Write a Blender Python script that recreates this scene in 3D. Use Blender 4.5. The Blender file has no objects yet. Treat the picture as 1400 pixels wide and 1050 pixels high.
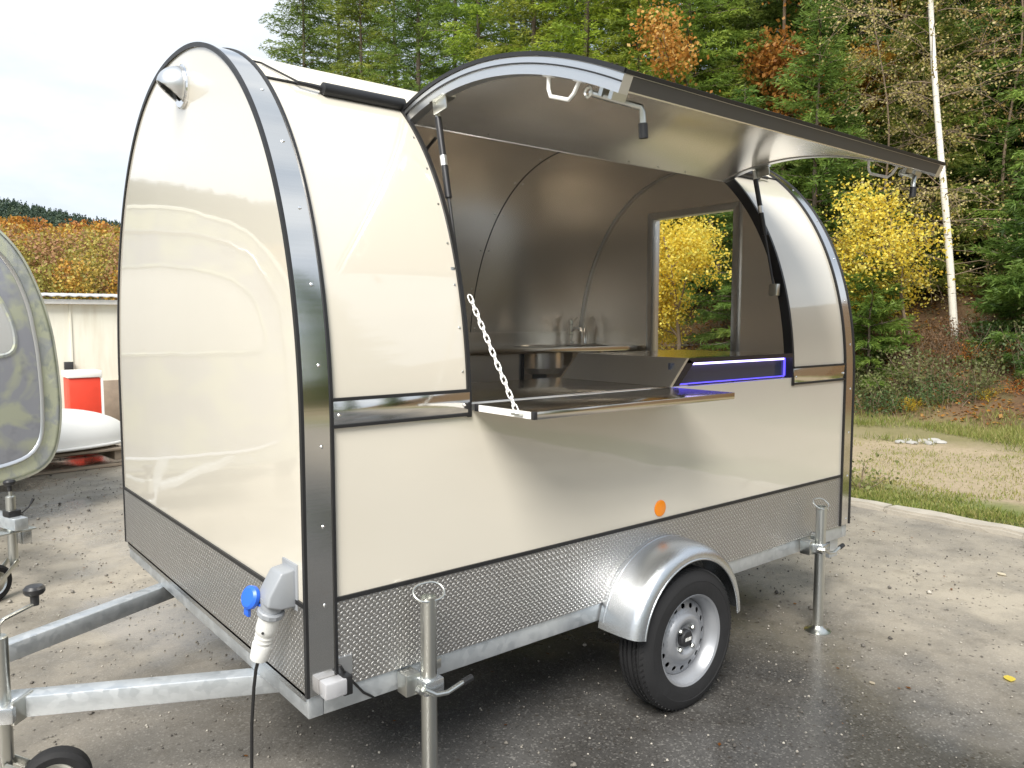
import bpy, bmesh, math, random
import numpy as np
from mathutils import Vector, Matrix
R = math.radians
random.seed(7); rng = np.random.default_rng(7)
scene = bpy.context.scene
col = scene.collection

# ------------------------------------------------------------------ camera
CAM = np.array([-0.897, -2.0073, 1.5118]); YAW = 0.88655; PITCH = -0.08147; FPX = 1071.46
cam_d = bpy.data.cameras.new('camera'); cam = bpy.data.objects.new('camera', cam_d); col.objects.link(cam)
cam.location = CAM; cam.rotation_euler = (math.pi/2 + PITCH, 0, YAW - math.pi/2)
cam_d.sensor_width = 36; cam_d.lens = 36*FPX/1400; cam_d.clip_start = .05; cam_d.clip_end = 3000
scene.camera = cam
scene.render.resolution_x, scene.render.resolution_y = 1024, 768
scene.view_settings.view_transform = 'Standard'; scene.view_settings.look = 'None'
scene.cycles.glossy_bounces = 8; scene.cycles.diffuse_bounces = 5; scene.cycles.max_bounces = 14
scene.view_settings.gamma = 1; scene.view_settings.exposure = 0.84

# ------------------------------------------------------------------ sky and sun
SUN_DIR = Vector((-.83, -.56, 0)).normalized(); SUN_EL = R(47)
SUN_DIR = Vector((SUN_DIR.x*math.cos(SUN_EL), SUN_DIR.y*math.cos(SUN_EL), math.sin(SUN_EL)))
w = bpy.data.worlds.new('World'); scene.world = w; w.use_nodes = True
nt = w.node_tree; nt.nodes.clear()
def WN(t, **k):
    n = nt.nodes.new(t)
    for a, b in k.items(): setattr(n, a, b)
    return n
sky = WN('ShaderNodeTexSky', sky_type='NISHITA', sun_disc=False, sun_elevation=SUN_EL,
         sun_rotation=math.atan2(SUN_DIR.x, SUN_DIR.y), air_density=1.0, dust_density=1.5)
tc = WN('ShaderNodeTexCoord'); mp = WN('ShaderNodeMapping'); mp.inputs['Scale'].default_value = (1, 1, 2.6)
nz = WN('ShaderNodeTexNoise'); nz.inputs['Scale'].default_value = 2.2; nz.inputs['Detail'].default_value = 7; nz.inputs['Roughness'].default_value = .55
cr = WN('ShaderNodeValToRGB'); e = cr.color_ramp.elements
e[0].position = .34; e[0].color = (3.9, 4.5, 5.3, 1); e[1].position = .66; e[1].color = (6.7, 7.0, 7.3, 1)
nz2 = WN('ShaderNodeTexNoise'); nz2.inputs['Scale'].default_value = 1.4; nz2.inputs['Detail'].default_value = 5
mr = WN('ShaderNodeMapRange'); mr.inputs[1].default_value = .36; mr.inputs[2].default_value = .52; mr.inputs[3].default_value = .72; mr.inputs[4].default_value = 1
mix = WN('ShaderNodeMix', data_type='RGBA'); bg = WN('ShaderNodeBackground'); wo = WN('ShaderNodeOutputWorld')
bg.inputs[1].default_value = 0.10
L = nt.links.new
L(tc.outputs['Generated'], mp.inputs[0]); L(mp.outputs[0], nz.inputs[0]); L(mp.outputs[0], nz2.inputs[0])
L(nz.outputs[0], cr.inputs[0]); L(nz2.outputs[0], mr.inputs[0]); L(mr.outputs[0], mix.inputs[0])
L(sky.outputs[0], mix.inputs[6]); L(cr.outputs[0], mix.inputs[7]); L(mix.outputs[2], bg.inputs[0]); L(bg.outputs[0], wo.inputs[0])
sd = bpy.data.lights.new('sun', 'SUN'); sd.energy = 3.6; sd.angle = R(30); sd.color = (1, .96, .89)
so = bpy.data.objects.new('sun', sd); col.objects.link(so); so.rotation_euler = SUN_DIR.to_track_quat('Z', 'Y').to_euler()
so.location = (0, 10, 20)

# ------------------------------------------------------------------ materials
M = {}
class NM:
    """small material builder"""
    def __init__(s, name):
        s.m = bpy.data.materials.new(name); s.m.use_nodes = True; s.t = s.m.node_tree
        s.b = s.t.nodes['Principled BSDF']; s.o = s.t.nodes['Material Output']; M[name] = s.m
    def n(s, t, **k):
        q = s.t.nodes.new(t)
        for a, b in k.items():
            if a.startswith('i_'): q.inputs[a[2:].replace('_', ' ')].default_value = b
            else: setattr(q, a, b)
        return q
    def l(s, a, b): s.t.links.new(a, b); return s
    def noise(s, scale, detail=4, rough=.5, vec=None, dist=0):
        q = s.n('ShaderNodeTexNoise'); q.inputs['Scale'].default_value = scale; q.inputs['Detail'].default_value = detail
        q.inputs['Roughness'].default_value = rough; q.inputs['Distortion'].default_value = dist
        s.l(vec if vec is not None else s.co(), q.inputs[0]); return q.outputs[0]
    def co(s, scale=None):
        if not hasattr(s, '_c'): s._c = s.n('ShaderNodeTexCoord')
        v = s._c.outputs['Object']
        if scale is not None:
            mp = s.n('ShaderNodeMapping'); mp.inputs['Scale'].default_value = scale; s.l(v, mp.inputs[0]); v = mp.outputs[0]
        return v
    def world(s):
        if not hasattr(s, '_g'): s._g = s.n('ShaderNodeNewGeometry')
        return s._g.outputs['Position']
    def ramp(s, v, stops):
        q = s.n('ShaderNodeValToRGB'); el = q.color_ramp.elements
        while len(el) < len(stops): el.new(.5)
        for e_, (p, c) in zip(el, stops):
            e_.position = p; e_.color = (*c, 1) if not isinstance(c, (int, float)) else (c, c, c, 1)
        s.l(v, q.inputs[0]); return q.outputs[0]
    def mixc(s, f, a, b, mode='MIX'):
        q = s.n('ShaderNodeMix', data_type='RGBA', blend_type=mode)
        for v, i in ((f, 0), (a, 6), (b, 7)):
            if isinstance(v, (int, float)): q.inputs[i].default_value = v if i == 0 else (v, v, v, 1)
            elif isinstance(v, tuple): q.inputs[i].default_value = (*v, 1)
            else: s.l(v, q.inputs[i])
        return q.outputs[2]
    def math(s, op, a, b=None, c=None):
        q = s.n('ShaderNodeMath', operation=op)
        for i, v in enumerate((a, b, c)):
            if v is None: continue
            if isinstance(v, (int, float)): q.inputs[i].default_value = v
            else: s.l(v, q.inputs[i])
        return q.outputs[0]
    def bump(s, h, strength=.3, dist=.01):
        q = s.n('ShaderNodeBump'); q.inputs['Strength'].default_value = strength; q.inputs['Distance'].default_value = dist
        s.l(h, q.inputs['Height']); s.l(q.outputs[0], s.b.inputs['Normal']); return q
    def set(s, **k):
        for a, v in k.items():
            i = s.b.inputs[{'col': 'Base Color', 'rough': 'Roughness', 'metal': 'Metallic', 'spec': 'Specular IOR Level', 'coat': 'Coat Weight', 'crough': 'Coat Roughness', 'aniso': 'Anisotropic', 'alpha': 'Alpha', 'trans': 'Transmission Weight', 'emit': 'Emission Color', 'es': 'Emission Strength', 'ior': 'IOR'}[a]]
            if isinstance(v, tuple): i.default_value = (*v, 1)
            elif isinstance(v, (int, float)): i.default_value = v
            else: s.l(v, i)
        return s

def simple(name, colr, rough=.5, metal=0, var=.12, scale=8, bump=0, **k):
    q = NM(name)
    f = q.noise(scale, 5, .6)
    c = q.mixc(q.math('MULTIPLY', f, 1), tuple(x*(1-var) for x in colr), tuple(min(1, x*(1+var)) for x in colr))
    q.set(col=c, metal=metal, **k)
    r = q.ramp(f, [(.3, max(.02, rough-.06)), (.7, min(1, rough+.08))]); q.set(rough=r)
    if bump: q.bump(q.noise(scale*6, 4), bump, .004)
    return q

# cream gloss panel (GRP sandwich): faint waviness so reflections wobble a little
q = NM('cream_gloss'); f = q.noise(1.1, 3)
q.set(col=q.mixc(f, (.605, .563, .478), (.635, .593, .508)), rough=.22, coat=1.0, crough=.03, spec=.5); q.b.inputs['Coat IOR'].default_value = 1.75
bn = q.n('ShaderNodeBump'); bn.inputs['Strength'].default_value = .10; bn.inputs['Distance'].default_value = .02
q.l(q.noise(2.2, 2), bn.inputs['Height']); q.l(bn.outputs[0], q.b.inputs['Coat Normal'])
simple('cream_roof', (.72, .66, .54), .3, var=.03, scale=2)
# brushed stainless
def steel(name, colr, rough, brush=(2, 240, 240), b=.02, wav=.0):
    q = NM(name); f = q.noise(1.0, 4, .6, q.co(brush)); g = q.noise(1.6, 3)
    q.set(col=q.mixc(f, tuple(x*(.97 if name == 'stainless' else .93) for x in colr), colr), metal=.80 if name == 'stainless' else 1, rough=q.math('ADD', q.ramp(g, [(.3, rough*.8), (.7, rough*1.2)]), q.math('MULTIPLY', f, .02 if name == 'stainless' else .05)))
    if name == 'stainless':
        for l_ in list(q.b.inputs['Roughness'].links): q.t.links.remove(l_)
        q.set(rough=rough)
    h = q.math('ADD', q.math('MULTIPLY', f, b), q.math('MULTIPLY', g, wav)); 
    if name != 'stainless': q.bump(h, .35, .02)
    return q
steel('stainless', (.95, .91, .85), .24, (.6, 9, 9), .0, .02)
steel('stainless_mirror', (.66, .62, .57), .12, (3, 180, 180), .002, .05)
steel('stainless_trim', (.70, .69, .67), .075, (2, 120, 120), .006, .2)
steel('aluminium', (.72, .73, .74), .33, (2, 200, 200), .01, .05)
steel('zinc', (.60, .61, .58), .27, (60, 60, 4), .01, .05)
q = NM('chrome'); q.set(col=(.82, .82, .82), metal=1, rough=.07)
# galvanised steel with spangle
q = NM('galvanised'); v = q.n('ShaderNodeTexVoronoi'); v.inputs['Scale'].default_value = 42; q.l(q.co(), v.inputs[0])
f = q.noise(5, 6, .65); f2 = q.noise(1.8, 5, .6, q.co((1, 1, .2)))
c1 = q.mixc(f, (.40, .43, .46), (.66, .69, .71)); c2 = q.mixc(q.ramp(f2, [(.55, 0), (.7, 1)]), c1, (.74, .77, .78))
sep = q.n('ShaderNodeSeparateColor'); q.l(v.outputs['Color'], sep.inputs[0])
q.set(col=q.mixc(.30, c2, q.ramp(sep.outputs[0], [(0, .36), (1, .64)]), 'OVERLAY'), metal=.75, rough=q.math('ADD', q.math('MULTIPLY', sep.outputs[0], .14), .34))
q.bump(q.noise(30, 4), .12, .004)
q = NM('galvanised_bright'); f = q.noise(160, 3, .7); f2 = q.noise(4, 4)
q.set(col=q.mixc(f2, (.50, .53, .56), (.64, .66, .68)), metal=.95, rough=.27); q.bump(f, .3, .003)
# tread plate: rows of small raised lozenges (pieces of 3 px)
q = NM('tread_plate'); u = q.n('ShaderNodeUVMap'); sp = q.n('ShaderNodeSeparateXYZ'); q.l(u.outputs[0], sp.inputs[0])
P = .0195
def fr(v): return q.math('SUBTRACT', q.math('FRACT', v), .5)
uu = q.math('DIVIDE', sp.outputs[0], P); vv = q.math('DIVIDE', sp.outputs[1], P)
def dots(us, vs, sx, sy, rot):
    a, b = fr(us), fr(vs); c, s = math.cos(rot), math.sin(rot)
    x = q.math('ADD', q.math('MULTIPLY', a, c/sx), q.math('MULTIPLY', b, s/sx)); y = q.math('ADD', q.math('MULTIPLY', a, -s/sy), q.math('MULTIPLY', b, c/sy))
    return q.math('MAXIMUM', q.math('SUBTRACT', 1, q.math('ADD', q.math('MULTIPLY', x, x), q.math('MULTIPLY', y, y))), 0)
d1 = dots(uu, vv, .31, .21, .78); d2 = dots(q.math('ADD', uu, .5), q.math('ADD', vv, .5), .31, .21, -.78)
h = q.math('MAXIMUM', d1, d2); hs = q.math('POWER', h, .5)
q.set(col=q.mixc(hs, q.mixc(q.noise(9, 4), (.36, .35, .34), (.44, .43, .42)), (.70, .69, .67)), metal=.95, rough=q.ramp(hs, [(0, .45), (1, .25)])); q.bump(hs, 1.0, .0020)  # base darker between the lozenges: crease shade put into the colour
simple('black_rubber', (.012, .012, .013), .45, var=.3)
simple('black_plastic', (.018, .018, .02), .38, var=.2)
simple('tyre_rubber', (.010, .010, .011), .78, var=.45, scale=14, bump=.25)
simple('anodised', (.085, .083, .08), .42, .3, var=.1)
simple('dark_steel', (.03, .03, .032), .55, var=.3)
simple('grey_plastic', (.27, .285, .305), .38, var=.05)
simple('white_plastic', (.62, .62, .60), .38, var=.04)
simple('blue_plastic', (.02, .12, .62), .35, var=.08)
simple('rim_silver', (.31, .32, .34), .38, .5, var=.08, scale=5)
simple('white_paint', (.82, .81, .78), .35, var=.05, scale=2)
simple('hull_white', (.80, .79, .76), .32, var=.05, scale=3)
simple('red_paint', (.66, .05, .022), .5, var=.14)
simple('weathered_wood', (.30, .24, .18), .8, var=.4, scale=6, bump=.4)
simple('amber_lens', (.92, .27, .01), .2, var=.05, spec=.7)
q = NM('clear_lens'); q.set(col=(.55, .55, .57), rough=.12, trans=.35, coat=.6)
q = NM('black_glass'); q.set(col=(.018, .02, .028), rough=.06, spec=.6)
q = NM('case_glass'); q.set(col=(.05, .055, .075), rough=.08, spec=.6)
q = NM('led_blue'); q.set(col=(.1, .1, .5), emit=(.10, .07, 1.0), es=1.1)
q = NM('led_white'); q.set(col=(.6, .6, .9), emit=(.5, .42, 1.0), es=2.6)
# clear glass: mostly see-through, a little reflection
q = NM('clear_glass'); tr = q.n('ShaderNodeBsdfTransparent'); gl = q.n('ShaderNodeBsdfGlossy'); gl.inputs['Roughness'].default_value = .02
fz = q.n('ShaderNodeFresnel'); fz.inputs[0].default_value = 1.35; ms = q.n('ShaderNodeMixShader')
tr.inputs[0].default_value = (.97, .98, .97, 1)
q.l(fz.outputs[0], ms.inputs[0]); q.l(tr.outputs[0], ms.inputs[1]); q.l(gl.outputs[0], ms.inputs[2]); q.l(ms.outputs[0], q.o.inputs[0])
# camouflage wrap
q = NM('camouflage'); a = q.noise(5.5, 3, .55, None, .6); b = q.noise(7.5, 4, .6, q.co((1.3, 1, .8)), .4); g = q.noise(40, 3)
c = q.mixc(q.ramp(a, [(.42, 0), (.56, 1)]), (.40, .42, .42), (.52, .54, .40))
c = q.mixc(q.ramp(b, [(.52, 0), (.64, .8)]), c, (.30, .33, .31)); c = q.mixc(q.ramp(b, [(.30, .7), (.42, 0)]), c, (.66, .68, .50))
q.set(col=c, rough=.35, coat=.5, crough=.1)
q = NM('camouflage_pale'); a = q.noise(6, 3, .55, None, .5); q.set(col=q.mixc(q.ramp(a, [(.45, 0), (.6, 1)]), (.62, .63, .52), (.48, .50, .42)), rough=.35, coat=.5)
q = NM('camouflage_grey'); a = q.noise(3.4, 3, .55, None, .5); b = q.noise(5, 3, .6)
c = q.mixc(q.ramp(a, [(.47, 0), (.60, 1)]), (.34, .35, .39), (.48, .50, .38)); c = q.mixc(q.ramp(b, [(.56, 0), (.66, .6)]), c, (.26, .27, .30))
q.set(col=c, rough=.3, coat=.5, crough=.08)
# rendered wall of the low shed
q = NM('cream_render'); f = q.noise(2.5, 6, .6); st = q.noise(3, 5, .6, q.co((3, 3, .35)))
q.set(col=q.mixc(q.ramp(st, [(.45, 0), (.75, .55)]), q.mixc(f, (.72, .69, .58), (.80, .78, .68)), (.60, .54, .42)), rough=.8); q.bump(q.noise(60, 4), .2, .004)
simple('roof_sheet', (.50, .50, .50), .5, .3, var=.2, scale=3)

# asphalt yard: aggregate, dust, painted light and shade zones, damp patches
q = NM('asphalt'); P3 = q.world()
big = q.noise(.45, 5, .6, P3); mid = q.noise(2.3, 6, .62, P3); fine = q.noise(55, 3, .7, P3)
v = q.n('ShaderNodeTexVoronoi'); v.inputs['Scale'].default_value = 150; q.l(P3, v.inputs[0]); sep = q.n('ShaderNodeSeparateColor'); q.l(v.outputs['Color'], sep.inputs[0])
v2 = q.n('ShaderNodeTexVoronoi'); v2.inputs['Scale'].default_value = 24; q.l(P3, v2.inputs[0]); sep2 = q.n('ShaderNodeSeparateColor'); q.l(v2.outputs['Color'], sep2.inputs[0])
base = q.mixc(fine, (.035, .035, .036), (.092, .090, .088))
base = q.mixc(q.ramp(sep.outputs[0], [(.82, 0), (.97, .7)]), base, (.20, .195, .185))
base = q.mixc(q.ramp(sep.outputs[1], [(.86, 0), (.96, .7)]), base, (.03, .03, .03))
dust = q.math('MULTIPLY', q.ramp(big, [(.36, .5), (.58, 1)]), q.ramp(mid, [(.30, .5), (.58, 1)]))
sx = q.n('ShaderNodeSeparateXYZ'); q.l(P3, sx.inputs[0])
# dust tone with light painted in: shaded along the trailer, bright around it
light_zone = q.math('ADD', q.ramp(q.math('ADD', sx.outputs[0], q.math('MULTIPLY', big, 1.2)), [(0, 0), (1, 1)]), 0)
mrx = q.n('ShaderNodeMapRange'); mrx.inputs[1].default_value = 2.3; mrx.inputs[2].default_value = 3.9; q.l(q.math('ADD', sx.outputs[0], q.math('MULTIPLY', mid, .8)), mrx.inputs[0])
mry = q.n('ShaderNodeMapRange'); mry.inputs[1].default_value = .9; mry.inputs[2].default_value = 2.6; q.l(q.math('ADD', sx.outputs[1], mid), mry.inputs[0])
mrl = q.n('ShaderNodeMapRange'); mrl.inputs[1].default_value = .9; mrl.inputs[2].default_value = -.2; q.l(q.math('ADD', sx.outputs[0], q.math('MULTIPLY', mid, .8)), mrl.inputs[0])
light_zone = q.math('MAXIMUM', q.math('MAXIMUM', mrx.outputs[0], mry.outputs[0]), mrl.outputs[0])
dust_light = q.math('MULTIPLY', dust, q.math('ADD', q.math('MULTIPLY', light_zone, .85), .05))
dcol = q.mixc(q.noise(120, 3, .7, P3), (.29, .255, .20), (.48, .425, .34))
colr = q.mixc(dust_light, base, dcol)
spk = q.math('MULTIPLY', q.ramp(sep2.outputs[2], [(.80, 0), (.84, 1)]), q.ramp(v2.outputs['Distance'], [(.10, 1), (.24, 0)]))
colr = q.mixc(q.math('MULTIPLY', spk, .8), colr, (.05, .042, .034))
colr = q.mixc(q.math('MULTIPLY', q.ramp(q.noise(7, 6, .7, P3), [(.50, 0), (.72, .55)]), 1), colr, q.mixc(1.0, colr, (.55, .53, .50), 'MULTIPLY'))
wet = q.ramp(q.noise(.75, 4, .55, P3), [(.44, 0), (.56, 1)])
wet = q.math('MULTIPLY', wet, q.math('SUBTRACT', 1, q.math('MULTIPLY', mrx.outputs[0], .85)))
colr = q.mixc(q.math('MULTIPLY', wet, .45), colr, q.mixc(1.0, colr, (.5, .48, .46), 'MULTIPLY'))
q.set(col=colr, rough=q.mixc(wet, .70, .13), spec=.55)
hh = q.math('ADD', q.math('ADD', q.math('MULTIPLY', sep.outputs[0], .5), q.math('MULTIPLY', fine, .8)), q.math('MULTIPLY', mid, 1.5))
bp = q.bump(hh, .55, .006); q.l(q.math('SUBTRACT', .6, q.math('MULTIPLY', wet, .42)), bp.inputs['Strength'])
# kerb concrete
simple('pale_stone', (.33, .32, .30), .85, var=.25, scale=9, bump=.4)
simple('kerb_concrete', (.34, .31, .26), .85, var=.3, scale=9, bump=.5)
# open ground beyond the kerb: grass strip, gravel track, verge, leaf-strewn bank by their own bounds
q = NM('verge_ground'); P3 = q.world(); sx = q.n('ShaderNodeSeparateXYZ'); q.l(P3, sx.inputs[0])
wob = q.noise(.8, 5, .6, P3); fine = q.noise(26, 4, .7, P3); mid = q.noise(3.2, 5, .6, P3)
xx = q.math('ADD', sx.outputs[0], q.math('MULTIPLY', q.math('SUBTRACT', wob, .5), 1.6))
grass = q.mixc(fine, (.075, .095, .025), (.21, .23, .085)); gravel = q.mixc(fine, (.20, .155, .10), (.44, .36, .25)); gravel = q.mixc(q.ramp(mid, [(.5, 0), (.7, .5)]), gravel, (.22, .20, .09))
litter = q.mixc(fine, (.05, .032, .018), (.20, .12, .065)); litter = q.mixc(q.ramp(mid, [(.5, 0), (.66, .7)]), litter, (.10, .105, .045))
def band(x0, x1):
    m = q.n('ShaderNodeMapRange', interpolation_type='SMOOTHSTEP'); m.inputs[1].default_value = x0; m.inputs[2].default_value = x1; q.l(xx, m.inputs[0]); return m.outputs[0]
c = q.mixc(band(5.8, 6.5), grass, gravel); c = q.mixc(band(8.6, 9.6), c, q.mixc(mid, (.13, .125, .05), (.26, .22, .12))); c = q.mixc(band(10.6, 11.3), c, litter)
q.set(col=c, rough=.9, spec=.2); q.bump(q.math('ADD', fine, mid), .7, .03)
simple('field', (.10, .11, .05), .9, var=.4, scale=.2)

def foliage(name, cols, trans=.35, rough=.5):
    """leaf material; per-face 'tint' picks the leaf's own colour, the object's colour shifts the plant"""
    q = NM(name); at = q.n('ShaderNodeAttribute', attribute_name='tint'); oi = q.n('ShaderNodeObjectInfo')
    c = q.ramp(at.outputs['Fac'], [(i/(len(cols)-1), c_) for i, c_ in enumerate(cols)])
    c = q.mixc(1.0, c, oi.outputs['Color'], 'MULTIPLY')
    q.set(col=c, rough=rough, spec=.25)
    t = q.n('ShaderNodeBsdfTranslucent'); q.l(c, t.inputs[0]); ms = q.n('ShaderNodeMixShader'); ms.inputs[0].default_value = trans
    q.l(q.b.outputs[0], ms.inputs[1]); q.l(t.outputs[0], ms.inputs[2]); q.l(ms.outputs[0], q.o.inputs[0])
foliage('needles', [(.06, .10, .025), (.12, .175, .038), (.185, .245, .055), (.26, .31, .08)], .45)
foliage('leaves', [(.45, .45, .45), (.75, .75, .75), (1, 1, 1), (1, .95, .8)], .45)
foliage('grass_blades', [(.07, .10, .02), (.13, .17, .035), (.22, .25, .06), (.34, .30, .12)], .35)
foliage('far_leaves', [(.30, .12, .03), (.46, .20, .035), (.50, .28, .05), (.46, .36, .08), (.26, .25, .06), (.34, .18, .09)], .3)
foliage('far_needles', [(.035, .060, .045), (.055, .085, .055), (.075, .105, .06)], .25)
simple('bark', (.13, .10, .075), .9, var=.4, scale=9, bump=.5)
simple('twig_bark', (.20, .145, .10), .85, var=.3, scale=9)
q = NM('birch_bark'); st = q.noise(2.2, 5, .6, q.co((3, 3, 14))); pt = q.noise(7, 4, .6, q.co((1, 1, 2)))
q.set(col=q.mixc(q.ramp(st, [(.60, 0), (.66, 1)]), q.mixc(pt, (.66, .62, .54), (.80, .77, .70)), (.07, .055, .045)), rough=.75)

# ------------------------------------------------------------------ mesh helpers
class MB:
    def __init__(s): s.v = []; s.f = []
    def add(s, vs, fs):
        o = len(s.v); s.v += [tuple(map(float, p)) for p in vs]; s.f += [tuple(i+o for i in f) for f in fs]; return s
    def box(s, x0, x1, y0, y1, z0, z1):
        return s.add([(x, y, z) for x in (x0, x1) for y in (y0, y1) for z in (z0, z1)],
                     [(0, 1, 3, 2), (4, 6, 7, 5), (0, 4, 5, 1), (2, 3, 7, 6), (0, 2, 6, 4), (1, 5, 7, 3)])
    def obox(s, c, ax, h):
        c = np.array(c, float); ax = [np.array(a, float)/np.linalg.norm(a) for a in ax]
        vs = [c+i*h[0]*ax[0]+j*h[1]*ax[1]+k*h[2]*ax[2] for i in (-1, 1) for j in (-1, 1) for k in (-1, 1)]
        return s.add(vs, [(0, 1, 3, 2), (4, 6, 7, 5), (0, 4, 5, 1), (2, 3, 7, 6), (0, 2, 6, 4), (1, 5, 7, 3)])
    def bar(s, p0, p1, wd, ht, up=(0, 0, 1)):
        p0, p1 = np.array(p0, float), np.array(p1, float); d = p1-p0; l = np.linalg.norm(d); d /= l
        sd_ = np.cross(up, d); sd_ /= np.linalg.norm(sd_); u = np.cross(d, sd_)
        return s.obox((p0+p1)/2, (d, sd_, u), (l/2, wd/2, ht/2))
    def tube(s, pts, r, n=10, closed=False, caps=True):
        pts = [np.array(p, float) for p in pts]; N = len(pts); rs = r if hasattr(r, '__len__') else [r]*N
        ref = None; vs = []; o = len(s.v)
        for i, p in enumerate(pts):
            if closed: d = pts[(i+1) % N]-pts[i-1]
            else: d = pts[min(i+1, N-1)]-pts[max(i-1, 0)]
            d = d/(np.linalg.norm(d)+1e-12)
            if ref is None:
                ref = np.array((0, 0, 1.)) if abs(d[2]) < .9 else np.array((1., 0, 0))
            a = ref-d*(ref@d); a /= np.linalg.norm(a)+1e-12; ref = a; b = np.cross(d, a)
            vs += [p+rs[i]*(math.cos(t)*a+math.sin(t)*b) for t in np.linspace(0, 2*math.pi, n, endpoint=False)]
        fs = []
        for i in range(N if closed else N-1):
            j = (i+1) % N
            fs += [(i*n+k, i*n+(k+1) % n, j*n+(k+1) % n, j*n+k) for k in range(n)]
        if caps and not closed: fs += [tuple(range(n-1, -1, -1)), tuple((N-1)*n+k for k in range(n))]
        return s.add(vs, fs)
    def lathe(s, prof, c, axis, n=40, closed=False):
        """prof: (radius, height along axis)"""
        c = np.array(c, float); ax = np.array(axis, float); ax /= np.linalg.norm(ax)
        a = np.cross(ax, (0, 0, 1) if abs(ax[2]) < .9 else (1, 0, 0)); a /= np.linalg.norm(a); b = np.cross(ax, a)
        vs = [c+h*ax+r*(math.cos(t)*a+math.sin(t)*b) for r, h in prof for t in np.linspace(0, 2*math.pi, n, endpoint=False)]
        N = len(prof); fs = []
        for i in range(N if closed else N-1):
            j = (i+1) % N; fs += [(i*n+k, j*n+k, j*n+(k+1) % n, i*n+(k+1) % n) for k in range(n)]
        if not closed:
            if prof[0][0] > 1e-6: fs.append(tuple(range(n)))
            if prof[-1][0] > 1e-6: fs.append(tuple((N-1)*n+k for k in range(n-1, -1, -1)))
        return s.add(vs, fs)
    def sheet(s, prof, nrm, x0, x1, t0, t1, nx=1):
        """profile (y,z) swept along x, between offsets t0 (inner) and t1 (outer) along the normal"""
        prof = np.array(prof); nrm = np.array(nrm); N = len(prof); o = []
        xs = np.linspace(x0, x1, nx+1)
        for t in (t0, t1):
            for x in xs:
                for p_, n_ in zip(prof, nrm): o.append((x, p_[0]+t*n_[0], p_[1]+t*n_[1]))
        K = nx+1; fs = []; A = lambda t, i, j: (t*K+i)*N+j
        for i in range(nx):
            for j in range(N-1):
                fs.append((A(1, i, j), A(1, i+1, j), A(1, i+1, j+1), A(1, i, j+1))); fs.append((A(0, i, j), A(0, i, j+1), A(0, i+1, j+1), A(0, i+1, j)))
            fs.append((A(0, i, 0), A(0, i+1, 0), A(1, i+1, 0), A(1, i, 0))); fs.append((A(0, i, N-1), A(1, i, N-1), A(1, i+1, N-1), A(0, i+1, N-1)))
        for j in range(N-1):
            fs.append((A(0, 0, j), A(1, 0, j), A(1, 0, j+1), A(0, 0, j+1))); fs.append((A(0, nx, j), A(0, nx, j+1), A(1, nx, j+1), A(1, nx, j)))
        return s.add(o, fs)
    def build(s, name, mat, parent=None, bevel=0, smooth=True, angle=35, seg=2, fixn=True, loc=None):
        me = bpy.data.meshes.new(name); me.from_pydata(s.v, [], s.f)
        if fixn or bevel:
            bm = bmesh.new(); bm.from_mesh(me); bmesh.ops.remove_doubles(bm, verts=bm.verts, dist=1e-5); bmesh.ops.recalc_face_normals(bm, faces=bm.faces)
            if bevel:
                ed = [e_ for e_ in bm.edges if len(e_.link_faces) == 2 and e_.calc_face_angle(0) > R(30)]
                bmesh.ops.bevel(bm, geom=ed, offset=bevel, segments=seg, profile=.5, affect='EDGES', clamp_overlap=True)
            bm.to_mesh(me); bm.free()
        return link(name, me, mat, parent, smooth, angle, loc)

def link(name, me, mat, parent=None, smooth=True, angle=35, loc=None):
    if isinstance(mat, str): mat = M[mat]
    me.materials.append(mat)
    if smooth:
        me.polygons.foreach_set('use_smooth', [True]*len(me.polygons))
        try: me.set_sharp_from_angle(angle=R(angle))
        except Exception: pass
    o = bpy.data.objects.new(name, me); col.objects.link(o)
    if loc is not None: o.location = loc
    if parent: o.parent = parent
    return o
def empty(name, loc=(0, 0, 0), rz=0):
    o = bpy.data.objects.new(name, None); col.objects.link(o); o.location = loc; o.rotation_euler.z = rz; o.empty_display_size = .2; return o
def tag(o, label=None, cat=None, group=None, kind=None):
    for k, v in (('label', label), ('category', cat), ('group', group), ('kind', kind)):
        if v: o[k] = v
    return o
def np_mesh(name, V, F, tint=None):
    """fast mesh from arrays; F is (n,3) or (n,4)"""
    me = bpy.data.meshes.new(name); n, k = F.shape
    me.vertices.add(len(V)); me.vertices.foreach_set('co', np.asarray(V, np.float32).ravel())
    me.loops.add(n*k); me.loops.foreach_set('vertex_index', F.astype(np.int32).ravel())
    me.polygons.add(n); me.polygons.foreach_set('loop_start', np.arange(0, n*k, k, dtype=np.int32))
    try: me.polygons.foreach_set('loop_total', np.full(n, k, np.int32))
    except Exception: pass
    me.update(calc_edges=True)
    if tint is not None:
        a = me.attributes.new('tint', 'FLOAT', 'FACE'); a.data.foreach_set('value', np.asarray(tint, np.float32))
    return me
def px_at(px, depth):
    """ground point on the ray through pixel column px of the photograph, at a distance along the view"""
    c, s_ = math.cos(YAW), math.sin(YAW); r = (px-700)/FPX*depth
    return CAM[0]+depth*c+r*s_, CAM[1]+depth*s_-r*c
def unit(v): return v/(np.linalg.norm(v, axis=-1, keepdims=True)+1e-9)

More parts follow.
